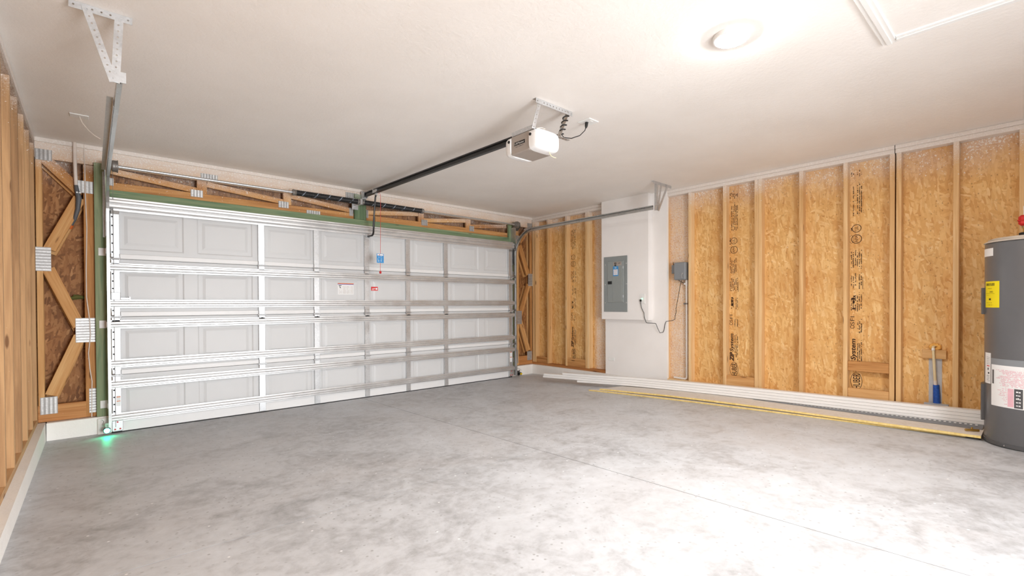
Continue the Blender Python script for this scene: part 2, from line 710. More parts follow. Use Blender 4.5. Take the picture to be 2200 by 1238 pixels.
def frame4(p0, zdir, xdir):
    z = Vector(zdir).normalized(); x = Vector(xdir); x = (x - z * x.dot(z)).normalized(); y = z.cross(x)
    p = Vector(p0)
    return Matrix(((x.x, y.x, z.x, p.x), (x.y, y.y, z.y, p.y), (x.z, y.z, z.z, p.z), (0, 0, 0, 1)))


def text_mesh(body, size, shear=0.0, bold=0.0):
    cu = bpy.data.curves.new('lettering', 'FONT')
    cu.body = body
    cu.size = size
    cu.shear = shear
    cu.offset = bold
    cu.resolution_u = 3
    cu.fill_mode = 'FRONT'
    o = bpy.data.objects.new('lettering_tmp', cu)
    COL.objects.link(o)
    dg = bpy.context.evaluated_depsgraph_get()
    me = bpy.data.meshes.new_from_object(o.evaluated_get(dg))
    bpy.data.objects.remove(o)
    bpy.data.curves.remove(cu)
    return me


class Print:
    """flat ink on a surface, laid out in (u, v) of that surface"""

    def __init__(self, origin, u, v):
        self.o, self.u, self.v = Vector(origin), Vector(u), Vector(v)
        self.b = bmesh.new()

    def P(self, a, c):
        return self.o + self.u * a + self.v * c

    def text(self, body, x, y, size, width=None, shear=0.0, bold=0.0, rot=0.0):
        me = text_mesh(body, size, shear, bold)
        if not me.vertices:
            return self
        xs = [v.co.x for v in me.vertices]
        k = (width / (max(xs) - min(xs))) if width else 1.0
        x0 = min(xs)
        cr, sr = math.cos(rot), math.sin(rot)
        vs = []
        for v in me.vertices:
            a, c = (v.co.x - x0) * k, v.co.y
            vs.append(self.b.verts.new(self.P(x + a * cr - c * sr, y + a * sr + c * cr)))
        for p in me.polygons:
            try:
                self.b.faces.new([vs[i] for i in p.vertices])
            except ValueError:
                pass
        bpy.data.meshes.remove(me)
        return self

    def rect(self, x0, x1, y0, y1):
        self.b.faces.new([self.b.verts.new(self.P(*q)) for q in ((x0, y0), (x1, y0), (x1, y1), (x0, y1))])
        return self

    def ring(self, cx, cy, rx, ry, t, seg=28):
        vo = [self.b.verts.new(self.P(cx + rx * math.cos(2 * math.pi * k / seg), cy + ry * math.sin(2 * math.pi * k / seg))) for k in range(seg)]
        vi = [self.b.verts.new(self.P(cx + (rx - t) * math.cos(2 * math.pi * k / seg), cy + (ry - t) * math.sin(2 * math.pi * k / seg))) for k in range(seg)]
        for k in range(seg):
            self.b.faces.new((vo[k], vo[(k + 1) % seg], vi[(k + 1) % seg], vi[k]))
        return self

    def smear(self, x0, x1, y, h, fill=.75):
        """a line of fine print too small to read: broken marks"""
        x = x0
        while x < x1:
            l = random.uniform(.6, 1.6) * h
            if random.random() < fill:
                dy = random.uniform(-.12, .12) * h
                self.rect(x, min(x + l * .8, x1), y + dy, y + h * random.uniform(.55, 1.0) + dy)
            x += l
        return self

    def obj(self, name, mat, parent):
        me = bpy.data.meshes.new(name)
        self.b.to_mesh(me)
        self.b.free()
        me.materials.append(M[mat])
        return link(bpy.data.objects.new(name, me), parent)


# ================================================================== THE SETTING
YB = -7.8                                             # wall behind the camera
XL, XR = -.62, W + .14
# floor: sloped slab in four panels with saw-cut joints between them
JX, JY, JW = 2.860, -3.268, .003


def slab(x0, x1, y0, y1):
    return [(x0, y0, -.2), (x1, y0, -.2), (x1, y1, -.2), (x0, y1, -.2),
            (x0, y0, fz(y0)), (x1, y0, fz(y0)), (x1, y1, fz(y1)), (x0, y1, fz(y1))]


b = BM()
b.hexa([(p[0], p[1], p[2] - .006) for p in slab(-.15, W + .15, YB, .3)])
floor = structure(b.obj('floor', 'dark_joint'))
for (x0, x1, y0, y1) in ((-.15, JX - JW, JY + JW, .3), (JX + JW, W + .15, YB, .3), (-.15, JX - JW, YB, JY - JW)):
    bb = BM()
    bb.hexa([(x0, y0, fz(y0) - .02), (x1, y0, fz(y0) - .02), (x1, y1, fz(y1) - .02), (x0, y1, fz(y1) - .02),
             (x0, y0, fz(y0)), (x1, y0, fz(y0)), (x1, y1, fz(y1)), (x0, y1, fz(y1))])
    bb.obj('floor_slab', 'concrete', floor)

ceiling = structure(BM().box(-.15, W + .15, YB - .1, .2, H, H + .1).obj('ceiling', 'ceiling_paint'))
b = BM().box(-.15, 1.05, YB - .1, YB, -.1, H)
b.box(2.65, W + .15, YB - .1, YB, -.1, H)
b.box(1.05, 2.65, YB - .1, YB, 2.03, H)  # gap and casing form an unseen doorway added for the fill light
wall_back = structure(b.obj('wall_back', 'back_wall_paint'))
for (x0, x1, z0, z1) in ((.98, 1.05, .16, 2.10), (2.65, 2.72, .16, 2.10), (1.05, 2.65, 2.03, 2.10)):
    BM().box(x0, x1, YB, YB + .016, z0, z1, .003).obj('added_door_casing', 'white_plastic', wall_back)

# painted concrete stem wall (curb) around the slab
ct = .155
c = .053
b = BM().hexa([(-.12, YB, -.1), (c, YB, -.1), (c, 0, -.1), (-.12, 0, -.1), (-.12, YB, ct), (c - .006, YB, ct), (c - .006, 0, ct), (-.12, 0, ct)])
structure(b.obj('baseboard_left', 'curb_paint'))
b = BM()
b.box(c, .478, -c, .12, -.1, ct, .004)
left_curb = structure(b.obj('baseboard_front', 'curb_paint'))
b = BM().box(.385, .482, -c - .022, -c, -.05, ct - .012, .006)
b.obj('painted_lump', 'curb_paint', left_curb)
BM().box(5.405, W - c, -c, .12, -.1, ct, .004).obj('curb_return', 'curb_paint', left_curb)
structure(BM().box(W - c, W + .12, YB, .12, -.1, ct, .004).obj('baseboard_right', 'curb_paint'))

# ---------------------------------------------------------------- right wall
wall_right = structure(BM().box(W + .102, W + .16, YB, .14, ct, H).obj('wall_right', 'dark_gap'))
TS, TD = .038, .089
xs = W + TD / 2                                       # stud centre line
sheets = [(.05, -1.205), (-1.207, -2.425), (-2.427, -3.645), (-3.647, -4.858), (-4.862, -6.08), (-6.082, YB)]
panels = []
for (ya, yb) in sheets:
    panels.append(BM().box(W + TD, W + TD + .012, ya, yb, ct, H - .0).obj('sheathing_panel', 'osb_right', wall_right))
stud_y = [-.022, -.066, -.365, -.770, -1.175, -1.213, -2.50, -2.845, -3.281, -3.64, -3.68, -4.092, -4.487, -4.856, -4.905, -5.296, -5.69, -6.10, -6.5]
for y in stud_y:
    lumber('stud', (xs, y, ct + TS), (xs, y, H - .076), TS, TD, (0, 1, 0), 'pine_stud', wall_right)
lumber('bottom_plate', (xs, .0, ct + TS / 2), (xs, -1.53, ct + TS / 2), TS, TD, (0, 0, 1), 'red_plate', wall_right)
lumber('bottom_plate', (xs, -2.47, ct + TS / 2), (xs, -4.86, ct + TS / 2), TS, TD, (0, 0, 1), 'pine_stud', wall_right)
lumber('bottom_plate', (xs, -4.90, ct + TS / 2), (xs, YB, ct + TS / 2), TS, TD, (0, 0, 1), 'pine_stud', wall_right)
for (ya, yb) in ((.0, -4.872), (-4.878, YB)):
    lumber('top_plate', (xs, ya, H - .057), (xs, yb, H - .057), TS, TD, (0, 0, 1), 'white_plate', wall_right)
    lumber('top_plate', (xs - .004, ya, H - .019), (xs - .004, yb, H - .019), TS - .002, TD, (0, 0, 1), 'white_plate', wall_right)
# short blocks nailed between the studs
for (ya, yb, z0, z1) in ((-.79, -1.155, ct + TS, .318), (-3.30, -3.62, ct + TS, .318), (-4.507, -4.836, .495, .59), (-4.507, -4.836, .215, .325), (-.088, -.345, ct + TS, .29)):
    lumber('blocking', (W + .019 + .01, ya, (z0 + z1) / 2), (W + .019 + .01, yb, (z0 + z1) / 2), z1 - z0, TS, (0, 0, 1), 'truss_lumber', wall_right)


def board_print(panel, y_left, z_scale=1.0, huber=True):
    pr = Print((W + TD - .0006, y_left, 0), (0, 0, 1), (0, 1, 0))   # u runs up the wall, v towards the door
    # oval maker mark
    pr.ring(.385, -.052, .085, .050, .005)
    pr.text('HUBER', .312, -.082, .082, .146, bold=.0012)
    pr.text('ZIP', .475, -.048, .062, .115, .25, .0035)
    pr.text('System', .592, -.044, .056, .215, .2, .0016)
    pr.text('SFI', .945, -.035, .048, .085)
    pr.ring(.925, -.018, .018, .018, .005)
    pr.ring(1.80, -.052, .045, .045, .006)
    pr.text('APA', 1.766, -.064, .042, .07)
    pr.ring(1.80, -.010, .04, .018, .003)
    pr.ring(1.905, -.052, .040, .040, .006)
    pr.text('UL', 1.886, -.066, .045, .04)
    pr.smear(1.865, 1.945, -.014, .012)
    for (u0, u1) in ((.50, .80), (.86, 1.02), (1.08, 1.26), (1.30, 1.47), (1.50, 1.72), (2.02, 2.36), (2.40, 2.50)):
        rows = (-.068, -.083, -.098) if u0 < 1.05 else (-.014, -.030, -.048, -.064, -.080, -.096)
        for v in rows:
            if random.random() < .85:
                pr.smear(u0 + random.uniform(0, .04), u1 - random.uniform(0, .05), v, .010, .78)
    pr.smear(1.10, 1.24, -.04, .03, .8)
    pr.rect(1.30, 1.42, -.105, -.101)
    pr.obj('board_stamp', 'stamp_ink', panel)


board_print(panels[0], -.795)
board_print(panels[2], -3.302)
board_print(panels[3], -4.509)

# drywalled stretch and the chase that holds the breaker panel
dry = structure(BM().box(W - .012, W + .03, -1.546, -2.535, .1, H).obj('wall_drywall', 'drywall_paint'))
BM().box(5.828, W - .012, -1.546, -2.318, .948, H, .003).obj('panel_chase', 'drywall_paint', dry)

# ---------------------------------------------------------------- left wall
wall_left = structure(BM().box(-.16, -.102, YB, .14, ct, H).obj('wall_left', 'dark_gap'))
BM().box(-.101, -.089, YB, .1, ct, H).obj('sheathing_panel', 'osb_left', wall_left)
for y in (-.02, -.06, -.455, -.86, -1.245, -1.645, -2.05, -2.45, -2.86, -3.27, -3.67, -4.08, -4.49, -4.9, -5.3, -5.7, -6.1, -6.5):
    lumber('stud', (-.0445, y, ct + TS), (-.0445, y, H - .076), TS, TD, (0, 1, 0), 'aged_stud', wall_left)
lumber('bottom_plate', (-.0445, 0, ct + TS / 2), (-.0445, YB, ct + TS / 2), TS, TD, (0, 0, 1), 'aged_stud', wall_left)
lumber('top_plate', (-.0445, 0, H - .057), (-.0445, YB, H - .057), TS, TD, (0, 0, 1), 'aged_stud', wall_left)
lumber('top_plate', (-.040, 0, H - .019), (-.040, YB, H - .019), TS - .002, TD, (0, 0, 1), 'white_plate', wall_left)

# ---------------------------------------------------------------- door wall: braced panels beside the door, truss header above
wall_door = structure(BM().box(-.12, W + .12, .135, .18, -.05, H).obj('wall_front', 'dark_gap'))
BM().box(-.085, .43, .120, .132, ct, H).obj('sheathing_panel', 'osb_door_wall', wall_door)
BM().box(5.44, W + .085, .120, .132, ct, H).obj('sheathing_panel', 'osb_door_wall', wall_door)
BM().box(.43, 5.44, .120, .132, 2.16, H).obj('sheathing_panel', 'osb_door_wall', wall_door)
ym = .019
for mir in (False, True):
    f = (lambda x: W - x) if mir else (lambda x: x)
    lumber('chord', (f(.024), ym, .30), (f(.024), ym, 2.45), .040, .038, (1, 0, 0), 'truss_lumber', wall_door)
    lumber('chord', (f(.024), .095, .30), (f(.024), .095, 2.45), .040, .038, (1, 0, 0), 'truss_lumber', wall_door)
    lumber('chord', (f(.348), ym, .16), (f(.348), ym, 2.45), .078, .038, (1, 0, 0), 'truss_lumber', wall_door)
    lumber('chord', (f(.348), .095, .16), (f(.348), .095, 2.45), .078, .038, (1, 0, 0), 'truss_lumber', wall_door)
    lumber('chord', (f(.0), ym + .001, .232), (f(.382), ym + .001, .232), .146, .038, (0, 0, 1), 'red_plate', wall_door)
    for (xa, za, xb, zb) in ((.045, 2.475, .285, 2.205), (.285, 2.145, .085, 1.665), (.075, 1.50, .270, .985), (.275, .90, .085, .385)):
        for (yy, dz) in ((ym + .002, 0), (.095, -.03)):
            d = Vector((f(xb) - f(xa), 0, zb - za)).normalized()
            lumber('brace', (f(xa), yy, za + dz), (f(xb), yy, zb + dz), .086, .036, (-d.z, 0, d.x), 'truss_lumber', wall_door)
    for (x, z, w_, h_, bars) in ((.057, 2.485, .105, .095, 'v'), (.322, 2.247, .110, .110, 'v'), (.047, 1.579, .098, .208, 'h'),
                                 (.314, .95, .136, .22, 'h'), (.07, .30, .11, .15, 'v'), (.362, .306, .062, .222, 'h')):
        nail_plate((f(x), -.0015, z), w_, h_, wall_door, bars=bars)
    # green treated jamb
    xa, xb = (.381, .489) if not mir else (5.372, 5.475)
    lumber('door_jamb', ((xa + xb) / 2, -.0205, ct), ((xa + xb) / 2, -.0205, 2.475), xb - xa, .038, (1, 0, 0), 'treated_lumber', wall_door)
# header truss
lumber('header_chord', (.0, ym, 2.525), (W, ym, 2.525), .140, .038, (0, 0, 1), 'truss_lumber', wall_door)
lumber('header_chord', (.40, ym, 2.283), (5.46, ym, 2.283), .078, .038, (0, 0, 1), 'truss_lumber', wall_door)
lumber('header_chord', (.0, ym - .004, H - .018), (W, ym - .004, H - .018), .036, .046, (0, 0, 1), 'white_plate', wall_door)
lumber('header_trim', (.489, -.0205, 2.201), (5.372, -.0205, 2.201), .088, .038, (0, 0, 1), 'treated_lumber', wall_door)
lumber('header_post', (2.895, -.0205, 2.246), (2.895, -.0205, 2.56), .152, .038, (1, 0, 0), 'treated_lumber', wall_door)
for x in (1.215, 2.04, 3.79, 4.60):
    lumber('header_web', (x, ym, 2.322), (x, ym, 2.455), .086, .037, (1, 0, 0), 'truss_lumber', wall_door)
for (xa, xb) in ((.50, 1.17), (1.26, 2.0), (2.085, 2.815), (5.36, 4.645), (4.555, 3.835), (3.745, 2.975)):
    d = Vector((xb - xa, 0, -.075)).normalized()
    lumber('header_web', (xa, ym + .004, 2.428), (xb, ym + .004, 2.350), .058, .036, (-d.z, 0, d.x), 'truss_lumber', wall_door)
for (x, z, w_, h_) in ((1.17, 2.318, .105, .072), (2.0, 2.318, .11, .072), (2.33, 2.27, .16, .042), (.505, 2.325, .03, .07), (2.79, 2.335, .05, .10),
                       (2.99, 2.335, .05, .10), (3.84, 2.318, .10, .08), (4.66, 2.318, .09, .08), (1.28, 2.50, .15, .07), (2.80, 2.52, .16, .11)):
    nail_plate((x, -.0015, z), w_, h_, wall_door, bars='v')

# ---------------------------------------------------------------- attic hatch and ceiling fittings
hx0, hx1, hy0, hy1 = 2.95, 3.70, -5.95, -5.192
hatch = empty('attic_hatch', (3.32, -5.57, H), 'white square attic access hatch with moulded casing in the ceiling', 'hatch')
BM().box(hx0 + .05, hx1 - .05, hy0 + .05, hy1 - .05, H - .006, H - .001).obj('hatch_panel', 'ceiling_paint', hatch)
for (x0, x1, y0, y1) in ((hx0, hx1, hy1 - .068, hy1), (hx0, hx1, hy0, hy0 + .068), (hx0, hx0 + .068, hy0 + .068, hy1 - .068), (hx1 - .068, hx1, hy0 + .068, hy1 - .068)):
    ob = BM().box(x0, x1, y0, y1, H - .014, H - .0005, .004)
    horizontal = (x1 - x0) > (y1 - y0)
    if horizontal:
        ob.box(x0, x1, y0 + .022, y1 - .022, H - .020, H - .014, .002)
    else:
        ob.box(x0 + .022, x1 - .022, y0, y1, H - .020, H - .014, .002)
    ob.obj('casing', 'white_plastic', hatch)

lamp = empty('ceiling_light', (2.975, -4.66, H), 'round flush ceiling light glowing white on the textured ceiling', 'ceiling light')
BM().lathe((2.975, -4.66, H - .0005), (0, 0, -1), [(.096, 0), (.096, .012), (.092, .020), (.086, .022)], 40).obj('trim_ring', 'white_plastic', lamp, True)
BM().lathe((2.975, -4.66, H - .0205), (0, 0, -1), [(.082, 0), (.080, .004), (.068, .008), (.042, .011), (.016, .012), (.001, .0122)], 40).obj('diffuser', 'lamp_glow', lamp, True)

op = empty('ceiling_outlet', (3.335, -3.36, H), 'white square outlet plate on the ceiling beside the opener', 'outlet')
BM().box(3.275, 3.395, -3.42, -3.30, H - .008, H - .0005, .003).obj('cover_plate', 'white_plastic', op)
for dy in (-.022, .022):
    BM().box(3.318, 3.352, -3.36 + dy - .014, -3.36 + dy + .014, H - .010, H - .008).obj('receptacle', 'white_plastic', op)

pl = empty('ceiling_cover_plate', (.298, -.855, H), 'small white blank plate on the ceiling above the left door track', 'cover plate')
BM().box(.243, .353, -.895, -.815, H - .007, H - .0005, .002).obj('cover_plate', 'white_plastic', pl)
BM().tube([(.30, -.86, H - .008), (.315, -.85, H - .05), (.35, -.8, H - .085), (.385, -.74, H - .10), (.42, -.7, H - .11)], .003, 6).obj('wire', 'wire_white', pl)

# ================================================================== GARAGE DOOR
DX0, DX1 = .487, 5.366
DZ = [2.134, 1.600, 1.067, .533, 0.012]
YI = -.108                                             # inner skin of the door
door = empty('garage_door', (2.926, -.08, 0), 'closed white sectional garage door with galvanized struts and stiles', 'garage door')
stile_x = [1.732, 2.315, 2.930, 3.505, 4.106]
strut_z = {0: [2.098], 1: [1.522, 1.188], 2: [1.000, .640], 3: [.450, .148]}


def emb_section(z0, z1):
    b = bmesh.new()
    pitch_ = (DX1 - DX0) / 8.0
    cols = []
    for i in range(8):
        cols.append((DX0 + i * pitch_ + .055, DX0 + (i + 1) * pitch_ - .055))
    zb, zt = z0 + .085, z1 - .085
    xs_ = [DX0]
    for (a, c_) in cols:
        xs_ += [a, c_]
    xs_.append(DX1)
    zs_ = [z0, zb, zt, z1]
    for i in range(len(xs_) - 1):
        for j in range(3):
            x0, x1, a0, a1 = xs_[i], xs_[i + 1], zs_[j], zs_[j + 1]
            if j == 1 and i % 2 == 1:
                prev = [(x0, YI, a0), (x1, YI, a0), (x1, YI, a1), (x0, YI, a1)]
                for (ins, dep) in ((.012, .007), (.045, .007), (.070, .001)):
                    cur = [(x0 + ins, YI + dep, a0 + ins), (x1 - ins, YI + dep, a0 + ins), (x1 - ins, YI + dep, a1 - ins), (x0 + ins, YI + dep, a1 - ins)]
                    for k in range(4):
                        b.faces.new([b.verts.new(q) for q in (prev[k], prev[(k + 1) % 4], cur[(k + 1) % 4], cur[k])])
                    prev = cur
                b.faces.new([b.verts.new(q) for q in prev])
            else:
                b.faces.new([b.verts.new(q) for q in ((x0, YI, a0), (x1, YI, a0), (x1, YI, a1), (x0, YI, a1))])
    bmesh.ops.remove_doubles(b, verts=b.verts, dist=1e-5)
    w = BM(); w.b.free(); w.b = b
    yo = YI + .05
    for q in (((DX0, YI, z0), (DX1, YI, z0), (DX1, yo, z0), (DX0, yo, z0)), ((DX0, YI, z1), (DX0, yo, z1), (DX1, yo, z1), (DX1, YI, z1)),
              ((DX0, yo, z0), (DX1, yo, z0), (DX1, yo, z1), (DX0, yo, z1)), ((DX0, YI, z0), (DX0, yo, z0), (DX0, yo, z1), (DX0, YI, z1)),
              ((DX1, YI, z0), (DX1, YI, z1), (DX1, yo, z1), (DX1, yo, z0))):
        w.quad(q)
    me = bpy.data.meshes.new('section')
    w.b.to_mesh(me); w.b.free()
    me.materials.append(M['door_skin'])
    return link(bpy.data.objects.new('section', me), door)


def sheet(profile, x0, x1, th=.0016):
    """thin rolled sheet: profile is a list of (y, z), swept in x"""
    b = bmesh.new()
    va = [b.verts.new((x0, y, z)) for y, z in profile]
    vb = [b.verts.new((x1, y, z)) for y, z in profile]
    for i in range(len(profile) - 1):
        b.faces.new((va[i], va[i + 1], vb[i + 1], vb[i]))
    bmesh.ops.recalc_face_normals(b, faces=b.faces)
    bmesh.ops.solidify(b, geom=b.faces, thickness=th)
    w = BM(); w.b.free(); w.b = b
    return w


def strut_mesh(h=.075):
    k = h / .075
    p = [(-.139, -.040), (-.139, -.029), (-.170, -.026), (-.176, -.020), (-.176, -.008), (-.166, 0), (-.176, .008), (-.176, .020), (-.170, .026), (-.139, .029), (-.139, .040)]
    return sheet([(y, z * k) for y, z in p], DX0 - .004, DX1 + .010).mesh('strut', 'strut_steel')


strut_a = strut_mesh(.072)
strut_top = strut_mesh(.112)
stile_cache = {}


def stile_mesh(hh, w_, end=False):
    key = (round(hh, 3), w_, end)
    if key not in stile_cache:
        b = BM()
        b.box(-w_ / 2, w_ / 2, -.026, -.001, 0, hh, .002)
        n = 9
        for i in range(n):                              # punched screw holes: small proud rivets
            z = hh * (i + .6) / (n + .2)
            for sx in (-.3, .3):
                b.box(sx * w_ - .0025, sx * w_ + .0025, -.0285, -.026, z - .0025, z + .0025)
        stile_cache[key] = b.mesh('stile', 'galvanized')
    return stile_cache[key]


hb = BM()
hb.box(-.030, .030, -.031, -.027, -.048, -.006, .002)
hb.box(-.030, .030, -.031, -.027, .006, .046, .002)
hb.cyl((-.040, -.036, 0), (.040, -.036, 0), .0065, 10)
for sx in (-.017, .017):
    for sz in (-.03, .03):
        hb.cyl((sx, -.037, sz), (sx, -.031, sz), .0045, 6)
hinge_me = hb.mesh('hinge', 'galvanized')
eb = BM()
eb.box(-.030, .030, -.031, -.027, -.048, -.006, .002)
eb.box(-.030, .030, -.031, -.027, .006, .046, .002)
eb.cyl((-.040, -.048, 0), (.040, -.048, 0), .0075, 10)
eb.box(-.03, -.026, -.052, -.028, -.015, .015)
eb.box(.026, .03, -.052, -.028, -.015, .015)
end_hinge_me = eb.mesh('roller_hinge', 'galvanized')

slot_b = {}
for k in range(4):
    z1, z0 = DZ[k], DZ[k + 1]
    sec = emb_section(z0 + .0015, z1 - .0015)
    hh = z1 - z0
    for x in stile_x:
        inst('stile', stile_mesh(hh - .012, .062), sec, Matrix.Translation((x, YI, z0 + .006)))
    inst('stile', stile_mesh(hh - .012, .064, True), sec, Matrix.Translation((DX0 + .033, YI, z0 + .006)))
    inst('stile', stile_mesh(hh - .012, .080, True), sec, Matrix.Translation((DX1 - .04, YI, z0 + .006)))
    for z in strut_z[k]:
        inst('strut', strut_top if k == 0 else strut_a, sec, Matrix.Translation((0, 0, z)))
    # rolled bottom rail of the section, between the stiles
    if k < 3:
        b = BM()
        edges = [DX0 + .066] + [v for x in stile_x for v in (x - .031, x + .031)] + [DX1 - .081]
        for i in range(0, len(edges), 2):
            b.box(edges[i], edges[i + 1], YI - .016, YI, z0 + .003, z0 + .048, .004)
        b.obj('bottom_rail', 'door_rail', sec)
        for x in stile_x:
            inst('hinge', hinge_me, sec, Matrix.Translation((x, YI, z0)))
        inst('roller_hinge', end_hinge_me, sec, Matrix.Translation((DX0 + .033, YI, z0)))
        inst('roller_hinge', end_hinge_me, sec, Matrix.Translation((DX1 - .04, YI, z0)))
    # row of punched slots down the left end stile
    b = BM()
    n = 7 if k else 6
    for i in range(n):
        z = z0 + .06 + (hh - .13) * i / (n - 1)
        if any(abs(z - s) < .045 for s in strut_z[k]):
            continue
        b.box(DX0 + .008, DX0 + .020, YI - .0285, YI - .026, z - .006, z + .006)
    b.obj('punched_slots', 'black_ink', sec, kind='stuff')
    if k == 3:
        BM().box(DX0 + .066, DX1 - .082, YI - .012, YI, z0, z0 + .11, .003).obj('bottom_rail', 'door_rail', sec)
        BM().box(DX0 - .003, DX1 + .003, YI - .008, YI + .045, -.004, z0 + .001, .004).obj('bottom_seal', 'black_rubber', sec)
        # corner brackets with red tamper bolts
        for x in (DX0 + .036, DX1 - .042):
            BM().box(x - .038, x + .038, YI - .034, YI - .027, .025, .118, .002).obj('corner_bracket', 'galvanized', sec)
            bb = BM()
            for (dx, zz) in ((-.018, .04), (.018, .042), (0, .105)):
                bb.cyl((x + dx, YI - .040, zz), (x + dx, YI - .034, zz), .007, 8)
            bb.obj('tamper_bolt', 'red_plastic', sec)
    if k == 0:
        for x in (DX0 + .033, DX1 - .04):
            b = BM().box(x - .03, x + .03, YI - .034, YI - .027, z1 - .125, z1 - .095, .002)
            b.obj('top_fixture', 'dull_steel', sec)
        b = BM()                                        # operator bracket on the centre stile
        b.box(2.905, 2.955, YI - .034, YI - .027, 1.985, 2.06, .002)
        b.box(2.908, 2.914, YI - .075, YI - .03, 2.005, 2.04)
        b.box(2.946, 2.952, YI - .075, YI - .03, 2.005, 2.04)
        b.cyl((2.90, YI - .062, 2.022), (2.96, YI - .062, 2.022), .006, 8)
        b.obj('operator_bracket', 'galvanized', sec)
    if k == 1:
        b = BM()                                        # slide lock on the left stile
        b.box(.486, .553, YI - .062, YI - .027, 1.225, 1.292, .004)
        b.box(.553, .624, YI - .048, YI - .038, 1.228, 1.246, .002)
        b.box(.616, .624, YI - .056, YI - .030, 1.222, 1.252)
        b.obj('slide_lock', 'galvanized', sec)

# red and white stickers on the inner face
ys = YI + .0005
st = BM().box(2.570, 2.768, YI - .0016, YI + .006, 1.296, 1.434).obj('warning_sticker', 'tag_white', door)
pr = Print((2.570, YI - .0022, 1.296), (1, 0, 0), (0, 0, 1)); pr.rect(0, .198, .128, .138); pr.obj('sticker_print', 'orange_ink', st)
pr = Print((2.570, YI - .0022, 1.296), (1, 0, 0), (0, 0, 1)); pr.rect(0, .198, .120, .127); pr.obj('sticker_print', 'violet_ink', st)
pr = Print((2.570, YI - .0022, 1.296), (1, 0, 0), (0, 0, 1))
pr.rect(.012, .046, .104, .112)
pr.b.faces.new([pr.b.verts.new(pr.P(*q)) for q in ((.020, .102), (.026, .102), (.042, .075), (.032, .078))])
pr.b.faces.new([pr.b.verts.new(pr.P(*q)) for q in ((.030, .090), (.022, .080), (.025, .077), (.034, .086))])
pr.obj('sticker_print', 'black_ink', st)
pr = Print((2.570, YI - .0022, 1.296), (1, 0, 0), (0, 0, 1))
for x0, x1 in ((.015, .05), (.062, .10), (.108, .146), (.158, .19)):
    for i in range(10):
        pr.smear(x0, x1, .012 + i * .0095, .005, .85) if not (x0 < .05 and i > 5) else None
pr.obj('sticker_print', 'pale_ink', st)
s2 = BM().box(2.998, 3.086, YI - .0016, YI + .006, 1.350, 1.398).obj('red_sticker', 'red_ink', door)
pr = Print((2.998, YI - .0022, 1.350), (1, 0, 0), (0, 0, 1))
pr.rect(.056, .080, .010, .034)
pr.smear(.008, .048, .020, .010, .9); pr.smear(.008, .04, .008, .007, .9)
pr.obj('sticker_print', 'tag_white', s2)
s3 = BM().box(.517, .546, YI - .0292, YI - .027, .25, .345).obj('stile_sticker', 'tag_white', door)
pr = Print((.517, YI - .0297, .25), (1, 0, 0), (0, 0, 1)); pr.rect(.001, .028, .080, .087); pr.rect(.001, .028, .042, .048); pr.obj('sticker_print', 'orange_ink', s3)
s4 = BM().box(5.300, 5.345, YI - .0292, YI - .027, .25, .42).obj('stile_sticker', 'tag_white', door)
pr = Print((5.300, YI - .0297, .25), (1, 0, 0), (0, 0, 1)); pr.rect(.002, .043, .15, .16); pr.rect(.002, .043, .07, .08); pr.obj('sticker_print', 'orange_ink', s4)

# ================================================================== TRACKS
YT = -.165


def track_path(zc0=1.93, R=.385, y_end=-2.66, rise=0.0):
    pts = [(YT, .03), (YT, .6), (YT, 1.2), (YT, zc0)]
    for i in range(1, 11):
        a = math.pi / 2 * i / 10
        pts.append((YT - R * (1 - math.cos(a)), zc0 + R * math.sin(a)))
    y1, z1 = pts[-1]
    return pts, (y1, z1)


def sweep_c(pts, xc, side, name, mat, parent, depth=.022, wid=.052):
    """C-shaped roller track swept along (y, z) points; side = +1 opens towards +x"""
    b = bmesh.new()
    prof = [(-depth / 2, -wid / 2 + .012), (-depth / 2 + .0, -wid / 2), (depth / 2, -wid / 2), (depth / 2, wid / 2), (-depth / 2, wid / 2), (-depth / 2, wid / 2 - .012)]
    rings = []
    for i, (y, z) in enumerate(pts):
        if i == 0:
            d = Vector((pts[1][0] - y, pts[1][1] - z))
        elif i == len(pts) - 1:
            d = Vector((y - pts[i - 1][0], z - pts[i - 1][1]))
        else:
            d = (Vector((pts[i + 1][0] - y, pts[i + 1][1] - z)).normalized() + Vector((y - pts[i - 1][0], z - pts[i - 1][1])).normalized())
        d.normalize()
        nrm = Vector((-d.y, d.x))
        rings.append([b.verts.new((xc - side * px, y + nrm.x * q, z + nrm.y * q)) for px, q in prof])
    for A, B_ in zip(rings, rings[1:]):
        for k in range(len(prof) - 1):
            b.faces.new((A[k], A[k + 1], B_[k + 1], B_[k]))
    bmesh.ops.recalc_face_normals(b, faces=b.faces)
    bmesh.ops.solidify(b, geom=b.faces, thickness=.0022)
    w = BM(); w.b.free(); w.b = b
    return w.obj(name, mat, parent)


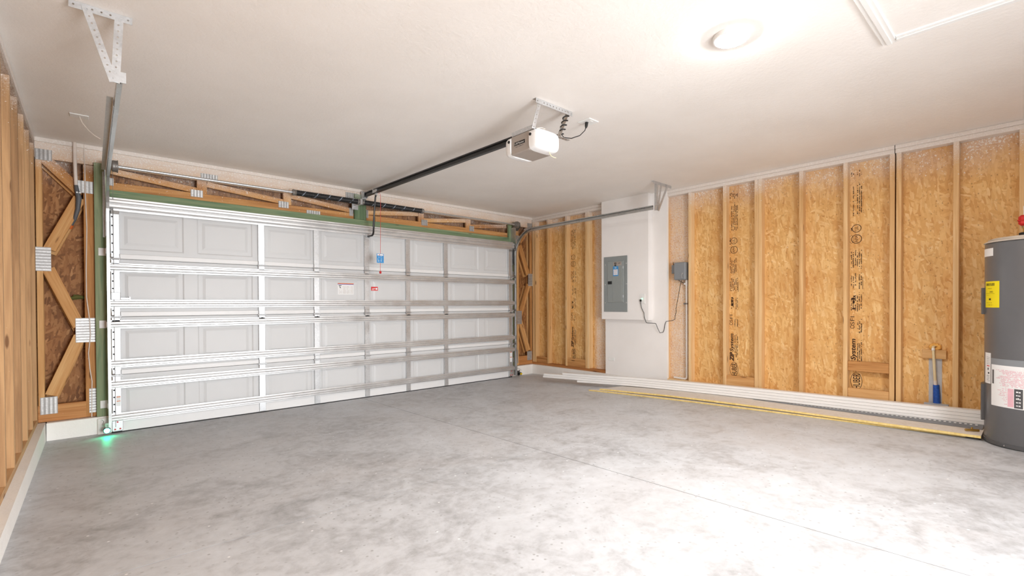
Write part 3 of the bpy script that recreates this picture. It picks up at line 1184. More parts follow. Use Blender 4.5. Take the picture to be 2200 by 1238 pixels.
for side, xc, lab in ((+1, .471, 'left roller track of the garage door hung from the ceiling beside the stud wall'),
                      (-1, 5.397, 'right roller track of the garage door curving back past the breaker panel')):
    tr = empty('door_track', (xc, YT, 0), lab, 'door track', 'roller tracks of the garage door')
    pts, (ye, ze) = track_path()
    sweep_c(pts[:4], xc, side, 'vertical_track', 'track_steel', tr)
    sweep_c(pts[3:], xc, side, 'curved_track', 'track_steel', tr)
    zend = 2.325
    sweep_c([(ye, ze), (-1.5, (ze + zend) / 2 + .003), (-2.655, zend)], xc, side, 'horizontal_track', 'track_steel', tr)
    # reinforcing angle bolted to the outside of the horizontal run
    xo = xc - side * .013
    yend = -2.28 if side > 0 else -2.0
    b = BM()
    b.box(xo, xo - side * .003, yend, -.36, 2.297, 2.352)
    b.box(xo, xo - side * .030, yend, -.36, 2.349, 2.352)
    b.obj('reinforcing_angle', 'galvanized', tr)
    # wall angle behind the vertical run and small jamb brackets
    b = BM()
    xa = xc - side * .013
    b.box(xa, xa - side * .0025, YT, -.041, 1.80, 2.40)
    b.box(xa, xa - side * .018, -.0435, -.041, 1.80, 2.40)
    b.obj('flag_bracket', 'galvanized', tr)
    for zj in (.265, 1.0, 1.665):
        b = BM()
        b.box(xa, xa - side * .003, YT - .01, -.041, zj - .024, zj + .024)
        b.box(xa, xa - side * .052, -.0445, -.041, zj - .035, zj + .035, .001)
        b.box(xa - side * .014, xa - side * .036, -.046, -.0445, zj - .005, zj + .005)
        b.obj('jamb_bracket', 'washer_white', tr)
    # ceiling hanger: punched angle on the ceiling with two straps to the track end
    yh = -2.70
    if side > 0:
        a0, a1 = .285, .522
        legs = ((.470, .452), (.345, .446))
    else:
        a0, a1 = 5.335, 5.735
        legs = ((5.425, 5.418), (5.50, 5.424), (5.64, 5.426))
    n = max(4, int((a1 - a0) / .032))
    me = perf_mesh('ceiling_angle', a1 - a0, .034, n, 'galvanized')
    inst('ceiling_angle', me, tr, frame4((a0, yh - .002, H - .018), (1, 0, 0), (0, 0, 1)))
    inst('ceiling_angle', me, tr, frame4((a0, yh + .017, H - .0015), (1, 0, 0), (0, 1, 0)))
    for i, (xt, xb) in enumerate(legs):
        p0 = Vector((xb, yh - .004 - .004 * i, 2.285)); p1 = Vector((xt, yh - .004 - .004 * i, H - .010))
        L = (p1 - p0).length
        me = perf_mesh('hanger_strap', L, .033, 11, 'galvanized', .0042)
        inst('hanger_strap', me, tr, frame4(p0, p1 - p0, (1, 0, 0)))
        if i == 0:
            d = (p1 - p0).normalized()
            b = BM()
            q = Vector((side * .0165, 0, 0))
            b.prism([p0 + q, p0 + q + Vector((0, .030, 0)), p0 + q + Vector((side * .002, .030, 0)), p0 + q + Vector((side * .002, 0, 0))], (0, 0, 0), p1 - p0)
            b.obj('strap_flange', 'galvanized', tr)
    b = BM()
    b.box(xc - .024, xc + .024, yh - .002, yh + .004, 2.292, 2.345)
    b.obj('end_plate', 'galvanized', tr)
    for zz in (1.61, 1.08, .545, 2.045):
        x1 = DX0 + .02 if side > 0 else DX1 - .02
        b = BM()
        b.cyl((xc, YT, zz), (x1, YT + .008, zz), .0055, 8)
        b.lathe((xc, YT, zz), (1, 0, 0), [(.018, -.008), (.022, -.005), (.022, .005), (.018, .008)], 14)
        b.obj('roller', 'dull_steel', tr)

# ================================================================== TORSION SHAFT AND SPRINGS
ts = empty('torsion_spring_shaft', (2.92, -.2, 2.43), 'steel torsion shaft with two long black springs above the garage door', 'torsion spring')
YS, ZS = -.2, 2.43
BM().cyl((.47, YS, ZS), (5.47, YS, ZS), .0127, 16).obj('shaft', 'galvanized', ts, True)
for x0, x1 in ((2.075, 2.795), (2.85, 3.665)):
    n = 2
    BM().cyl((x0, YS, ZS), (x1, YS, ZS), .031, 24).obj('spring', 'spring_coil', ts, True)
for x, d in ((2.055, 1), (2.80, 1), (2.845, -1), (3.685, -1)):
    BM().lathe((x, YS, ZS), (1, 0, 0), [(.018, -.02), (.034, -.018), (.036, -.006), (.030, .004), (.034, .012), (.030, .02), (.018, .022)], 20).obj('winding_cone', 'dull_steel', ts, True)
b = BM()
b.box(2.808, 2.834, YS - .04, -.042, 2.395, 2.465, .003)
b.box(2.78, 2.862, -.047, -.041, 2.36, 2.50, .002)
b.obj('centre_bracket', 'galvanized', ts)
for x, s in ((5.385, 1), (.515, -1)):
    BM().lathe((x, YS, ZS), (1, 0, 0), [(.018, -.035), (.030, -.034), (.032, -.015), (.048, -.012), (.052, .0), (.050, .006), (.052, .012), (.052, .022), (.056, .024), (.056, .030), (.02, .034)], 28).obj('cable_drum', 'dull_steel', ts, True)
    b = BM()
    b.prism([(0, -.041, 2.36), (0, -.041, 2.50), (0, -.225, 2.47), (0, -.235, 2.40), (0, -.17, 2.34)], (x + s * .062, 0, 0), (x + s * .066, 0, 0))
    b.obj('end_bearing_plate', 'dull_steel', ts)
for x in (.509, 5.392):
    BM().tube([(x, YS + .05, ZS), (x, -.15, 1.2), (x, -.145, .06)], .0018, 5).obj('lift_cable', 'dull_steel', door)

# ================================================================== OPENER
opn = empty('garage_door_opener', (2.875, -3.18, H), 'white and grey garage door opener with black rail hung from the ceiling', 'garage door opener')
RX = 2.93
b = BM()
for (w_, z0, z1) in ((.040, .012, .024), (.014, -.016, .012), (.034, -.026, -.016)):
    b.hexa([(RX - w_ / 2, -.06, 2.553 + z0), (RX + w_ / 2, -.06, 2.553 + z0), (2.875 + w_ / 2, -3.05, 2.478 + z0), (2.875 - w_ / 2, -3.05, 2.478 + z0),
            (RX - w_ / 2, -.06, 2.553 + z1), (RX + w_ / 2, -.06, 2.553 + z1), (2.875 + w_ / 2, -3.05, 2.478 + z1), (2.875 - w_ / 2, -3.05, 2.478 + z1)])
b.obj('rail', 'black_steel', opn)
b = BM().box(RX - .03, RX + .03, -.075, -.042, 2.50, 2.60, .003)
b.box(RX - .026, RX - .021, -.12, -.06, 2.515, 2.575); b.box(RX + .021, RX + .026, -.12, -.06, 2.515, 2.575)
b.obj('header_bracket', 'galvanized', opn)
b = BM().box(RX - .026, RX + .022, -.46, -.355, 2.520, 2.575, .004)
b.box(RX - .012, RX + .010, -.42, -.385, 2.492, 2.522, .002)
b.obj('trolley', 'galvanized', opn)
arm = BM().box(RX - .004, RX + .004, -.412, -.388, 2.478, 2.52, .001)
arm.tube([(RX, -.40, 2.50), (RX, -.385, 2.47), (RX, -.335, 2.20), (RX, -.325, 2.12)], .0105, 8)
arm.tube([(RX + .004, -.345, 2.24), (RX + .004, -.318, 2.06), (RX + .004, -.305, 2.035), (RX + .002, -.285, 2.022), (RX, -.165, 2.022)], .0115, 8)
arm.obj('door_arm', 'black_steel', opn, True)
cord = BM().tube([(RX + .012, -.44, 2.50), (RX + .016, -.455, 2.515), (RX + .020, -.475, 2.50), (RX + .022, -.48, 2.44), (RX + .018, -.48, 2.0), (RX + .012, -.48, 1.6), (RX + .012, -.48, 1.56)], .0025, 6).obj('release_cord', 'red_cord', opn)
BM().lathe((RX + .012, -.48, 1.575), (0, 0, -1), [(.006, 0), (.013, .006), (.013, .026), (.008, .032)], 12).obj('release_handle', 'red_plastic', cord, True)
tg = BM().box(RX - .035, RX + .055, -.4842, -.4830, 1.672, 1.782, .0).obj('release_tag', 'blue_tag', opn)
pr = Print((RX - .035, -.4848, 1.672), (1, 0, 0), (0, 0, 1))
pr.rect(.008, .082, .086, .106)
for (x0, x1, v) in ((.012, .036, .064), (.05, .07, .066), (.012, .034, .04), (.052, .074, .044), (.012, .04, .018), (.05, .08, .020)):
    pr.smear(x0, x1, v, .010, .7)
pr.obj('tag_print', 'tag_white', tg)
pr = Print((RX - .035, -.4852, 1.672), (1, 0, 0), (0, 0, 1)); pr.rect(.030, .040, .090, .101); pr.obj('tag_print', 'red_ink', tg)

# motor head: grey saddle between two rounded white light lenses
mx0, mx1, my0, my1, mz0, mz1 = 2.755, 2.985, -3.285, -3.08, 2.303, 2.446
body = BM().box(mx0, mx1, my0, my1, mz0, mz1, .008).obj('motor_housing', 'opener_grey', opn)


def lens(y_base, sgn, bulge):
    """rounded cap: stacked rounded-rectangle rings that shrink as they leave the housing"""
    b = BM()
    rings = []
    cx, cz = (mx0 + mx1) / 2, (mz0 + mz1) / 2
    hw, hh_ = (mx1 - mx0) / 2 + .008, (mz1 - mz0) / 2 + .006
    for (t, k) in ((0, 1.0), (.35, .995), (.6, .975), (.8, .92), (.93, .82), (1.0, .60), (1.01, .0)):
        ring = []
        for i in range(32):
            a = 2 * math.pi * i / 32
            ca, sa = math.cos(a), math.sin(a)
            e = .42
            x = cx + hw * (1 - (1 - k) * .55) * math.copysign(abs(ca) ** e, ca) * (1 if k else 0)
            z = cz + hh_ * k * math.copysign(abs(sa) ** e, sa)
            if k == 0:
                x, z = cx, cz
            ring.append(b.b.verts.new((x, y_base + sgn * bulge * t, z)))
        rings.append(ring)
    for A, B_ in zip(rings, rings[1:]):
        for i in range(32):
            b.b.faces.new((A[i], A[(i + 1) % 32], B_[(i + 1) % 32], B_[i]))
    b.b.faces.new(rings[0])
    bmesh.ops.remove_doubles(b.b, verts=b.b.verts, dist=1e-5)
    return b.obj('light_lens', 'lens_plastic', opn, True)


ln1 = lens(my0, -1, .088)
ln2 = lens(my1, 1, .070)
pr = Print((mx0 - .009, my0 - .012, 0), (0, -1, 0), (0, 0, 1))
b = BM().box(mx0 - .0012, mx0 + .004, -3.235, -3.118, 2.366, 2.392)
lg = b.obj('name_plate', 'black_ink', opn)
pr = Print((mx0 - .0018, -3.118, 2.366), (0, -1, 0), (0, 0, 1))
pr.text('LiftMaster', .006, .006, .022, .104)
pr.obj('name_plate_lettering', 'tag_white', lg)
pr = Print((mx0 - .0012, -3.118, 2.366), (0, -1, 0), (0, 0, 1)); pr.smear(.015, .10, -.014, .006, .8); pr.obj('small_print', 'conduit_grey', body)
pr = Print((0, my0 - .0885, 0), (1, 0, 0), (0, 0, 1))
vents = BM()
for i in range(7):
    x = 2.84 + i * .014
    vents.hexa([(x, my0 - .077, 2.318), (x + .004, my0 - .077, 2.318), (x + .004, my0 - .070, 2.314), (x, my0 - .070, 2.314),
                (x + .010, my0 - .089, 2.330), (x + .014, my0 - .089, 2.330), (x + .014, my0 - .080, 2.330), (x + .010, my0 - .080, 2.330)])
vents.obj('lens_vents', 'pale_ink', ln1)
for (yy) in (my0 - .004, my1 + .004):
    BM().cyl((mx0 - .012, yy - .012 if yy < -3.2 else yy + .012, 2.408), (mx0 - .002, yy - .012 if yy < -3.2 else yy + .012, 2.408), .011, 12).obj('lens_notch', 'black_ink', opn)
# punched hanger
me = perf_mesh('mounting_angle', .25, .032, 8, 'galvanized')
inst('mounting_angle', me, opn, frame4((mx0 + .02, -3.085, mz1 + .002), (0, -1, 0), (1, 0, 0)))
inst('mounting_angle', me, opn, frame4((mx0 + .006, -3.085, mz1 + .016), (0, -1, 0), (0, 0, 1)))
me = perf_mesh('mounting_angle', .40, .032, 12, 'galvanized')
inst('mounting_angle', me, opn, frame4((mx0, -3.312, mz1 + .004), (1, 0, 0), (0, 1, 0)))
me = perf_mesh('ceiling_angle', .385, .034, 12, 'galvanized')
inst('ceiling_angle', me, opn, frame4((2.71, -3.40, H - .018), (1, 0, 0), (0, 0, 1)))
inst('ceiling_angle', me, opn, frame4((2.71, -3.383, H - .0015), (1, 0, 0), (0, 1, 0)))
for (xa, xb) in ((2.748, 2.752), (3.045, 3.02)):
    p0, p1 = Vector((xb, -3.33, mz1 - .004)), Vector((xa, -3.403, H - .012))
    me = perf_mesh('hanger_strap', (p1 - p0).length, .032, 7, 'galvanized' if xa < 2.9 else 'track_steel', .0042)
    inst('hanger_strap', me, opn, frame4(p0, p1 - p0, (1, 0, 0)))
b = BM()
b.prism([(3.035, 0, 0), (3.038, 0, 0), (3.038, .03, 0), (3.035, .03, 0)], (0, -3.33, mz1 - .004), (.02, -3.403, H - .012))
b.obj('strap_flange', 'galvanized', opn)
# black supply lead wound round the right strap, up to its ceiling plug
pts = [(2.98, -3.29, 2.44), (3.0, -3.31, 2.455)]
for i in range(0, 46):
    a = i * .56
    k = i / 45
    pts.append((3.035 + .022 * math.cos(a), -3.345 - .05 * k + .020 * math.sin(a), 2.47 + .12 * k))
b = BM().tube(pts, .0046, 6)
b.tube([(3.04, -3.33, 2.475), (3.10, -3.31, 2.462), (3.18, -3.315, 2.472), (3.26, -3.335, 2.508), (3.305, -3.35, 2.555), (3.315, -3.352, 2.59)], .0035, 6)
lead = b.obj('supply_lead', 'black_rubber', opn)
BM().tube([(3.314, -3.352, 2.575), (3.318, -3.353, 2.592), (3.322, -3.355, 2.6215)], [.006, .012, .014], 10).obj('plug', 'black_rubber', lead)
BM().tube([(2.90, -3.345, 2.305), (2.898, -3.352, 2.285), (2.905, -3.358, 2.268), (2.93, -3.36, 2.262), (2.955, -3.36, 2.262)], .0022, 6).obj('antenna_wire', 'cpvc_cream', opn)
BM().tube([(2.79, -3.31, 2.456), (2.84, -3.325, 2.47), (2.87, -3.33, 2.468), (2.86, -3.315, 2.458), (2.81, -3.30, 2.452)], .003, 6).obj('bell_wire', 'wire_white', opn)

# ================================================================== SAFETY SENSORS
for (x, s, colr, lab) in ((.447, 1, 'left', 'door safety sensor glowing green at the foot of the left track'),
                          (5.455, -1, 'right', 'black and yellow door safety sensor at the foot of the right track')):
    se = empty('safety_sensor', (x, -.19, 0), lab, 'sensor', 'garage door safety sensors')
    b = BM()
    b.box(x - .024, x + .024, -.225, -.175, .035, .075, .005)
    b.obj('sensor_body', 'sensor_black' if s < 0 else 'sensor_black', se)
    b = BM()
    b.box(x + s * .002, x + s * .005, -.19, -.12, .02, .10)
    b.box(x - .012, x + .012, -.19, -.186, .075, .115)
    b.tube([(x - s * .02, -.20, .075), (x - s * .03, -.20, .11), (x - s * .02, -.17, .13), (x - s * .03, -.08, .13)], .002, 5)
    b.obj('sensor_bracket', 'dull_steel', se)
    if s > 0:
        BM().lathe((x, -.2255, .055), (0, -1, 0), [(.021, 0), (.019, .004), (.010, .007), (.001, .0075)], 14).obj('sensor_lens', 'led_green', se, True)
    else:
        BM().box(x - .018, x + .026, -.2275, -.2255, .043, .067, .001).obj('sensor_lens', 'sensor_yellow', se)

# ================================================================== RIGHT WALL FITTINGS
XF = 5.828
ep = empty('breaker_panel', (XF, -1.79, 1.44), 'grey steel breaker panel with a blue tag on the white chase', 'electrical panel')
BM().box(XF - .010, XF - .0005, -1.594, -1.992, 1.056, 1.832, .003).obj('cover', 'panel_grey', ep)
pd = BM().box(XF - .016, XF - .010, -1.665, -1.935, 1.185, 1.765, .003)
pd.obj('panel_door', 'panel_door_grey', ep)
BM().box(XF - .020, XF - .016, -1.755, -1.915, 1.20, 1.75, .003).obj('door_embossing', 'panel_door_grey', ep)
BM().box(XF - .022, XF - .0155, -1.672, -1.742, 1.444, 1.486, .002).obj('door_latch', 'sensor_black', ep)
for (y, z) in ((-1.622, 1.722), (-1.978, 1.722), (-1.622, 1.441), (-1.978, 1.441), (-1.622, 1.182), (-1.978, 1.182)):
    BM().lathe((XF - .010, y, z), (-1, 0, 0), [(.009, 0), (.008, .003), (.003, .0045)], 10).obj('screw', 'galvanized', ep, True)
for z in (1.67, 1.27):
    BM().box(XF - .0225, XF - .016, -1.925, -1.935, z - .018, z + .018, .001).obj('hinge', 'galvanized', ep)
t1 = BM().box(XF - .0222, XF - .020, -1.765, -1.852, 1.556, 1.690, .0).obj('hang_tag', 'blue_tag', ep)
pr = Print((XF - .0228, -1.765, 1.556), (0, -1, 0), (0, 0, 1))
pr.rect(.008, .078, .014, .092)
pr.smear(.03, .06, .108, .012, 1)
pr.obj('tag_print', 'tag_white', t1)
pr = Print((XF - .0233, -1.765, 1.556), (0, -1, 0), (0, 0, 1))
for i in range(5):
    pr.smear(.012, .074, .022 + i * .013, .004, .85)
pr.obj('tag_print', 'violet_ink', t1)
pr = Print((XF - .0233, -1.765, 1.556), (0, -1, 0), (0, 0, 1)); pr.smear(.02, .07, .084, .004, .9); pr.obj('tag_print', 'orange_ink', t1)
t2 = BM().box(XF - .0215, XF - .020, -1.770, -1.905, 1.700, 1.752, .0).obj('rating_label', 'opener_grey', ep)
pr = Print((XF - .0220, -1.770, 1.700), (0, -1, 0), (0, 0, 1))
pr.rect(.016, .030, .022, .044); pr.rect(.036, .050, .022, .044)
pr.b.faces.new([pr.b.verts.new(pr.P(*q)) for q in ((.010, .008), (.033, -.006), (.058, .008), (.033, .018))])
for v in (.022, .031, .040):
    pr.smear(.074, .118, v, .005, .8)
pr.obj('label_print', 'black_ink', t2)

wo = empty('wall_outlet', (XF, -2.225, 1.23), 'white wall outlet right of the breaker panel with a black plug', 'outlet')
BM().box(XF - .007, XF - .0005, -2.182, -2.268, 1.168, 1.300, .002).obj('cover_plate', 'white_plastic', wo)
for dz in (-.022, .024):
    BM().box(XF - .010, XF - .007, -2.208, -2.242, 1.234 + dz - .015, 1.234 + dz + .015, .001).obj('receptacle', 'white_plastic', wo)
BM().box(XF - .012, XF - .010, -2.222, -2.232, 1.229, 1.237).obj('indicator_light', 'led_green_small', wo)

bp = empty('blank_plate', (W - .012, -1.65, .37), 'small white wall plate low on the drywall under the breaker panel', 'cover plate')
BM().box(W - .018, W - .0125, -1.596, -1.704, .349, .400, .002).obj('cover_plate', 'white_plastic', bp)
BM().cyl((W - .0195, -1.65, .375), (W - .018, -1.65, .375), .004, 8).obj('screw', 'washer_white', bp)

cb = empty('control_box', (W + .06, -2.71, 1.6), 'grey plastic controller box with a side module on the oversprayed sheathing', 'control box')
BM().box(W - .02, W + TD - .001, -2.640, -2.795, 1.468, 1.690, .008).obj('controller_box', 'box_grey', cb)
BM().box(W - .024, W - .02, -2.648, -2.787, 1.476, 1.682, .004).obj('front_cover', 'box_grey', cb)
BM().box(W + .03, W + TD - .001, -2.575, -2.640, 1.555, 1.665, .005).obj('side_module', 'box_grey', cb)
BM().tube([(W + .06, -2.59, 1.665), (W + .06, -2.588, 1.705)], [.005, .003], 8).obj('antenna', 'black_rubber', cb)
b = BM().cyl((W - .034, -2.762, 1.545), (W - .024, -2.762, 1.545), .008, 10)
b.tube([(W - .03, -2.762, 1.545), (W - .033, -2.75, 1.53), (W - .030, -2.752, 1.50), (W - .030, -2.758, 1.49)], .003, 6)
b.obj('lock_key', 'galvanized', cb)
b = BM().tube([(W + .07, -2.62, 1.556), (W + .07, -2.63, 1.50), (W + .05, -2.67, 1.462), (W + .05, -2.735, 1.428), (W + .055, -2.765, 1.415)], .0035, 6)
b.obj('module_lead', 'black_rubber', cb)

pc = empty('power_cord', (W, -2.4, 1.0), 'thin black cord sagging from the wall outlet to the grey controller box', 'cord')
pts = [(XF - .018, -2.212, 1.205), (XF - .022, -2.214, 1.17), (XF - .02, -2.225, 1.11), (XF - .02, -2.262, 1.045), (XF - .02, -2.268, .985), (XF - .02, -2.292, .925), (XF - .018, -2.30, .915),
       (XF - .01, -2.32, .912), (XF + .01, -2.41, .908), (XF + .015, -2.418, .905), (XF + .03, -2.438, .84), (XF + .04, -2.462, .785), (W - .03, -2.49, .793), (W - .02, -2.498, .82), (W - .02, -2.51, .895), (W - .015, -2.525, .935),
       (W + .02, -2.595, .948), (W + .03, -2.625, .965), (W + .03, -2.628, 1.01), (W + .03, -2.642, 1.06), (W + .03, -2.638, 1.10), (W + .03, -2.66, 1.20), (W + .03, -2.68, 1.30), (W + .03, -2.698, 1.40), (W + .035, -2.715, 1.468)]
BM().tube(pts, .0038, 6).obj('lead', 'black_rubber', pc, True)
BM().box(XF - .032, XF - .0105, -2.200, -2.222, 1.196, 1.224, .004).obj('plug', 'black_rubber', pc)

cd = empty('conduit', (W + .05, -2.775, .2), 'white plastic conduit running down from the grey controller box to the plate', 'conduit')
b = BM().tube([(W + .05, -2.775, 1.466), (W + .05, -2.777, .24), (W + .05, -2.772, .215), (W + .05, -2.755, .206), (W + .05, -2.60, .210)], .0125, 12)
b.obj('pipe', 'pvc_white', cd, True)
b = BM().cyl((W + .05, -2.776, 1.39), (W + .05, -2.776, 1.45), .016, 12)
b.cyl((W + .05, -2.776, 1.418), (W + .05, -2.745, 1.418), .014, 12)
b.obj('tee_fitting', 'pvc_white', cd, True)
b = BM().box(W + .034, W + TD - .001, -2.742, -2.765, 1.155, 1.175)
b.lathe((W + .05, -2.776, 1.165), (0, 0, 1), [(.0155, -.01), (.0155, .01)], 14)
b.obj('pipe_clamp', 'dull_steel', cd)

# water stub with blue sleeve against a metal shield
ws = empty('water_pipe_stub', (W + .05, -5.15, .2), 'cream water pipe rising from a blue sleeve beside the water heater', 'pipe')
XP = W + TD
BM().box(XP - .004, XP - .0005, -5.110, -5.200, .245, .665).obj('metal_shield', 'shield_grey', ws)
lumber('backing_block', (XP - .020, -5.068, .700), (XP - .020, -5.232, .700), .080, .036, (0, 0, 1), 'pine_stud', ws)
BM().tube([(XP - .030, -5.157, .46), (XP - .052, -5.150, .66), (XP - .052, -5.146, .74), (XP - .044, -5.144, .765), (XP - .02, -5.150, .772), (XP + .0, -5.152, .772)], .0105, 10).obj('pipe', 'cpvc_cream', ws, True)
BM().tube([(XP - .024, -5.160, .40), (XP - .031, -5.157, .465)], .013, 10).obj('clear_tube', 'wire_white', ws, True)
b = BM().tube([(XP - .022, -5.168, .24), (XP - .022, -5.166, .33), (XP - .024, -5.163, .425)], [.026, .025, .022], 14)
b.obj('blue_sleeve', 'blue_sleeve', ws, True)
b = BM()
for i in range(9):
    a = i * .7
    b.lathe((XP - .015, -5.155 + .028 * math.cos(a), .765 + .018 * math.sin(a)), (-1, 0, 0), [(.010, -.01), (.018, 0), (.012, .014), (.002, .018)], 8)
b.obj('foam_bead', 'foam_orange', ws, True)
BM().box(W + .015, W + .06, -5.085, -5.250, ct + TS + .002, .262).obj('base_plate', 'shield_grey', ws)
BM().box(W + .02, W + .05, -5.045, -5.080, ct + TS + .002, .232, .006).obj('orange_tag', 'orange_plastic', ws)
BM().cyl((XP - .056, -5.145, .735), (XP - .050, -5.146, .755), .012, 10).obj('fitting', 'pvc_white', ws)

# ================================================================== LEFT DOOR-WALL FITTINGS
gc = empty('flexible_conduit', (.262, -.02, 2.3), 'dark grey conduit dropping from the ceiling and bending into the left braced panel', 'conduit')
BM().tube([(.256, -.022, H - .001), (.257, -.022, 2.45), (.262, -.022, 2.25)], .0135, 10).obj('painted_run', 'wire_white', gc, True)
BM().tube([(.262, -.022, 2.25), (.268, -.022, 2.20), (.280, -.020, 2.14), (.272, -.012, 2.04), (.250, .015, 1.95), (.222, .050, 1.89)], [.014, .017, .021, .017, .015, .014], 12).obj('bend', 'conduit_grey', gc, True)
BM().tube([(.226, .046, 1.902), (.212, .058, 1.872)], .021, 12).obj('end_bushing', 'orange_plastic', gc, True)
pr = Print((.262, -.0425, 2.178), (1, 0, 0), (0, 0, 1)); pr.rect(.0, .012, .0, .012); pr.rect(.018, .034, 0, .010); pr.obj('marking', 'tag_white', gc)
o = BM().tube([(.318, -.006, H - .001), (.322, -.006, 2.40), (.322, -.006, 2.20), (.326, -.006, 2.05), (.330, -.006, 1.88), (.322, -.006, 1.5), (.322, -.006, 1.25), (.342, -.008, 1.02), (.345, -.012, .90), (.330, -.010, .74), (.338, -.008, .60), (.352, -.006, .48), (.350, -.006, .40), (.347, -.006, .157)], .0042, 6).obj('sensor_wire', 'wire_white', smooth=True)
tag(o, 'thin white cable running down the post left of the garage door', 'cable')
o = BM().hexa([(.225, .085, 1.225), (.300, .085, 1.235), (.300, .105, 1.235), (.225, .105, 1.225), (.235, .070, 1.275), (.305, .070, 1.262), (.305, .105, 1.262), (.235, .105, 1.275)])
o = o.tube([(.222, .078, 1.24), (.262, .070, 1.255), (.305, .078, 1.248)], .016, 8).obj('fabric_scrap', 'olive', smooth=True)
tag(o, 'small olive green scrap wedged behind the left braced panel', 'scrap')

# ================================================================== WATER HEATER
HX, HY, HR = 5.460, -5.770, .270
z0 = fz(HY)
wh = empty('water_heater', (HX, HY, z0), 'tall grey cylindrical water heater with a yellow label standing by the right wall', 'water heater')
BM().lathe((HX, HY, z0), (0, 0, 1), [(HR - .006, .001), (HR, .006), (HR, .030), (HR - .004, .033)], 72).obj('base_ring', 'heater_band', wh, True)
BM().lathe((HX, HY, z0), (0, 0, 1), [(HR - .005, .030), (HR - .003, .034), (HR - .003, 1.482), (HR - .012, 1.492)], 72).obj('tank_jacket', 'heater_grey', wh, True)
BM().lathe((HX, HY, z0), (0, 0, 1), [(HR - .012, 1.4915), (HR + .004, 1.4925), (HR - .006, 1.502), (HR - .02, 1.504)], 72).obj('top_lip', 'heater_lid', wh, True)
BM().lathe((HX, HY, z0), (0, 0, 1), [(HR - .03, 1.504), (HR - .018, 1.516), (HR - .04, 1.524), (.001, 1.527)], 72).obj('top_lid', 'heater_lid', wh, True)


def cpatch(a0, a1, zz0, zz1, r, name, mat, parent, th=.0012, n=14):
    b = BM()
    a0, a1 = math.radians(a0), math.radians(a1)
    ri, ro = r, r + th
    L = []
    for i in range(n + 1):
        a = a0 + (a1 - a0) * i / n
        ca, sa = math.cos(a), math.sin(a)
        L.append([b.b.verts.new((HX + q * ca, HY + q * sa, z)) for q, z in ((ri, zz0), (ro, zz0), (ro, zz1), (ri, zz1))])
    for A, B_ in zip(L, L[1:]):
        for k in range(4):
            b.b.faces.new((A[k], A[(k + 1) % 4], B_[(k + 1) % 4], B_[k]))
    b.b.faces.new(L[0]); b.b.faces.new(L[-1][::-1])
    return b.obj(name, mat, parent, True)


def cprint(a0, r, items, name, mat, parent, zref):
    """items: callback drawing on a flat Print in (arc length, z), then wrapped onto the jacket"""
    pr = Print((0, 0, 0), (1, 0, 0), (0, 1, 0))
    items(pr)
    bmesh.ops.subdivide_edges(pr.b, edges=[e for e in pr.b.edges if e.calc_length() > .03], cuts=3, use_grid_fill=True)
    for v in pr.b.verts:
        a = math.radians(a0) + v.co.x / r
        v.co = Vector((HX + r * math.cos(a), HY + r * math.sin(a), zref + v.co.y))
    return pr.obj(name, mat, parent)


eg = cpatch(107, 138, 1.126, 1.320, HR - .003, 'energy_label', 'yellow_label', wh)


def eg_items(p):
    p.text('ENERGYGUIDE', .008, .162, .026, .092, bold=.0006)
    p.smear(.03, .075, .140, .004, .7)
    p.rect(.008, .100, .103, .1045)
    p.text('3493', .052, .110, .017, .034)
    p.rect(.045, .066, .055, .068)
    p.smear(.012, .06, .090, .003, .6); p.smear(.012, .08, .034, .003, .6); p.smear(.012, .09, .018, .003, .6)


cprint(109, HR - .0012, eg_items, 'label_print', 'black_ink', eg, 1.126)
# upper access panels on the far side
for (za, zb) in ((1.075, 1.275), (.27, .545)):
    cpatch(66, 103, za, zb, HR - .004, 'access_panel', 'heater_band', wh, .020)
cpatch(96, 127, 1.508, 1.566, HR - .003, 'small_label', 'tag_white', wh)
wl = cpatch(107, 123, .560, .788, HR - .003, 'warning_label', 'tag_white', wh)


def wl_items(p):
    p.rect(.03, .066, .128, .134)


cprint(107, HR - .0012, wl_items, 'label_print', 'red_ink', wl, .560)


def wl2(p):
    p.rect(.042, .054, .100, .116)
    for i in range(6):
        p.smear(.028, .066, .012 + i * .009, .003, .8)
    for i in range(5):
        p.smear(.028, .066, .145 + i * .012, .003, .8)


cprint(107, HR - .0012, lambda p: p.rect(.046, .062, .072, .084), 'label_picture', 'black_ink', wl, .560)
cprint(107, HR - .0012, wl2, 'fine_print', 'black_ink', wl, .560)['kind'] = 'stuff'
pz = .408
pch = cpatch(125.5, 195, pz, pz + .300, HR - .003, 'document_pouch', 'tag_white', wh, .003, 24)
pk = HR + .0006


def pouch_pink(p):
    for i in range(14):
        x = .03 + random.uniform(0, .06)
        p.smear(x, .32, .152 + i * .0085, .0062, .82)
    for i in range(11):
        x = .05 + random.uniform(0, .06)
        p.smear(x, .115, .022 + i * .012, .006, .7)


cprint(125.5, pk, pouch_pink, 'document_print', 'pink_ink', pch, pz)


def pouch_dark(p):
    p.rect(.010, .024, .160, .262)


cprint(125.5, pk, lambda p: p.rect(.118, .152, .010, .140), 'document_photo', 'pink_ink', pch, pz)
cprint(125.5, pk + .0004, pouch_dark, 'document_photo', 'heater_band', pch, pz)
cprint(125.5, pk + .0004, lambda p: p.rect(.155, .200, .006, .142), 'document_photo', 'heater_band', pch, pz)


def pouch_white(p):
    for i in range(5):
        p.smear(.165, .190, .02 + i * .024, .012, .9)


cprint(125.5, pk + .0008, pouch_white, 'document_print', 'tag_white', pch, pz)
cpatch(124, 196, pz + .300, pz + .345, HR - .003, 'pouch_flap', 'box_grey', wh, .002, 24)
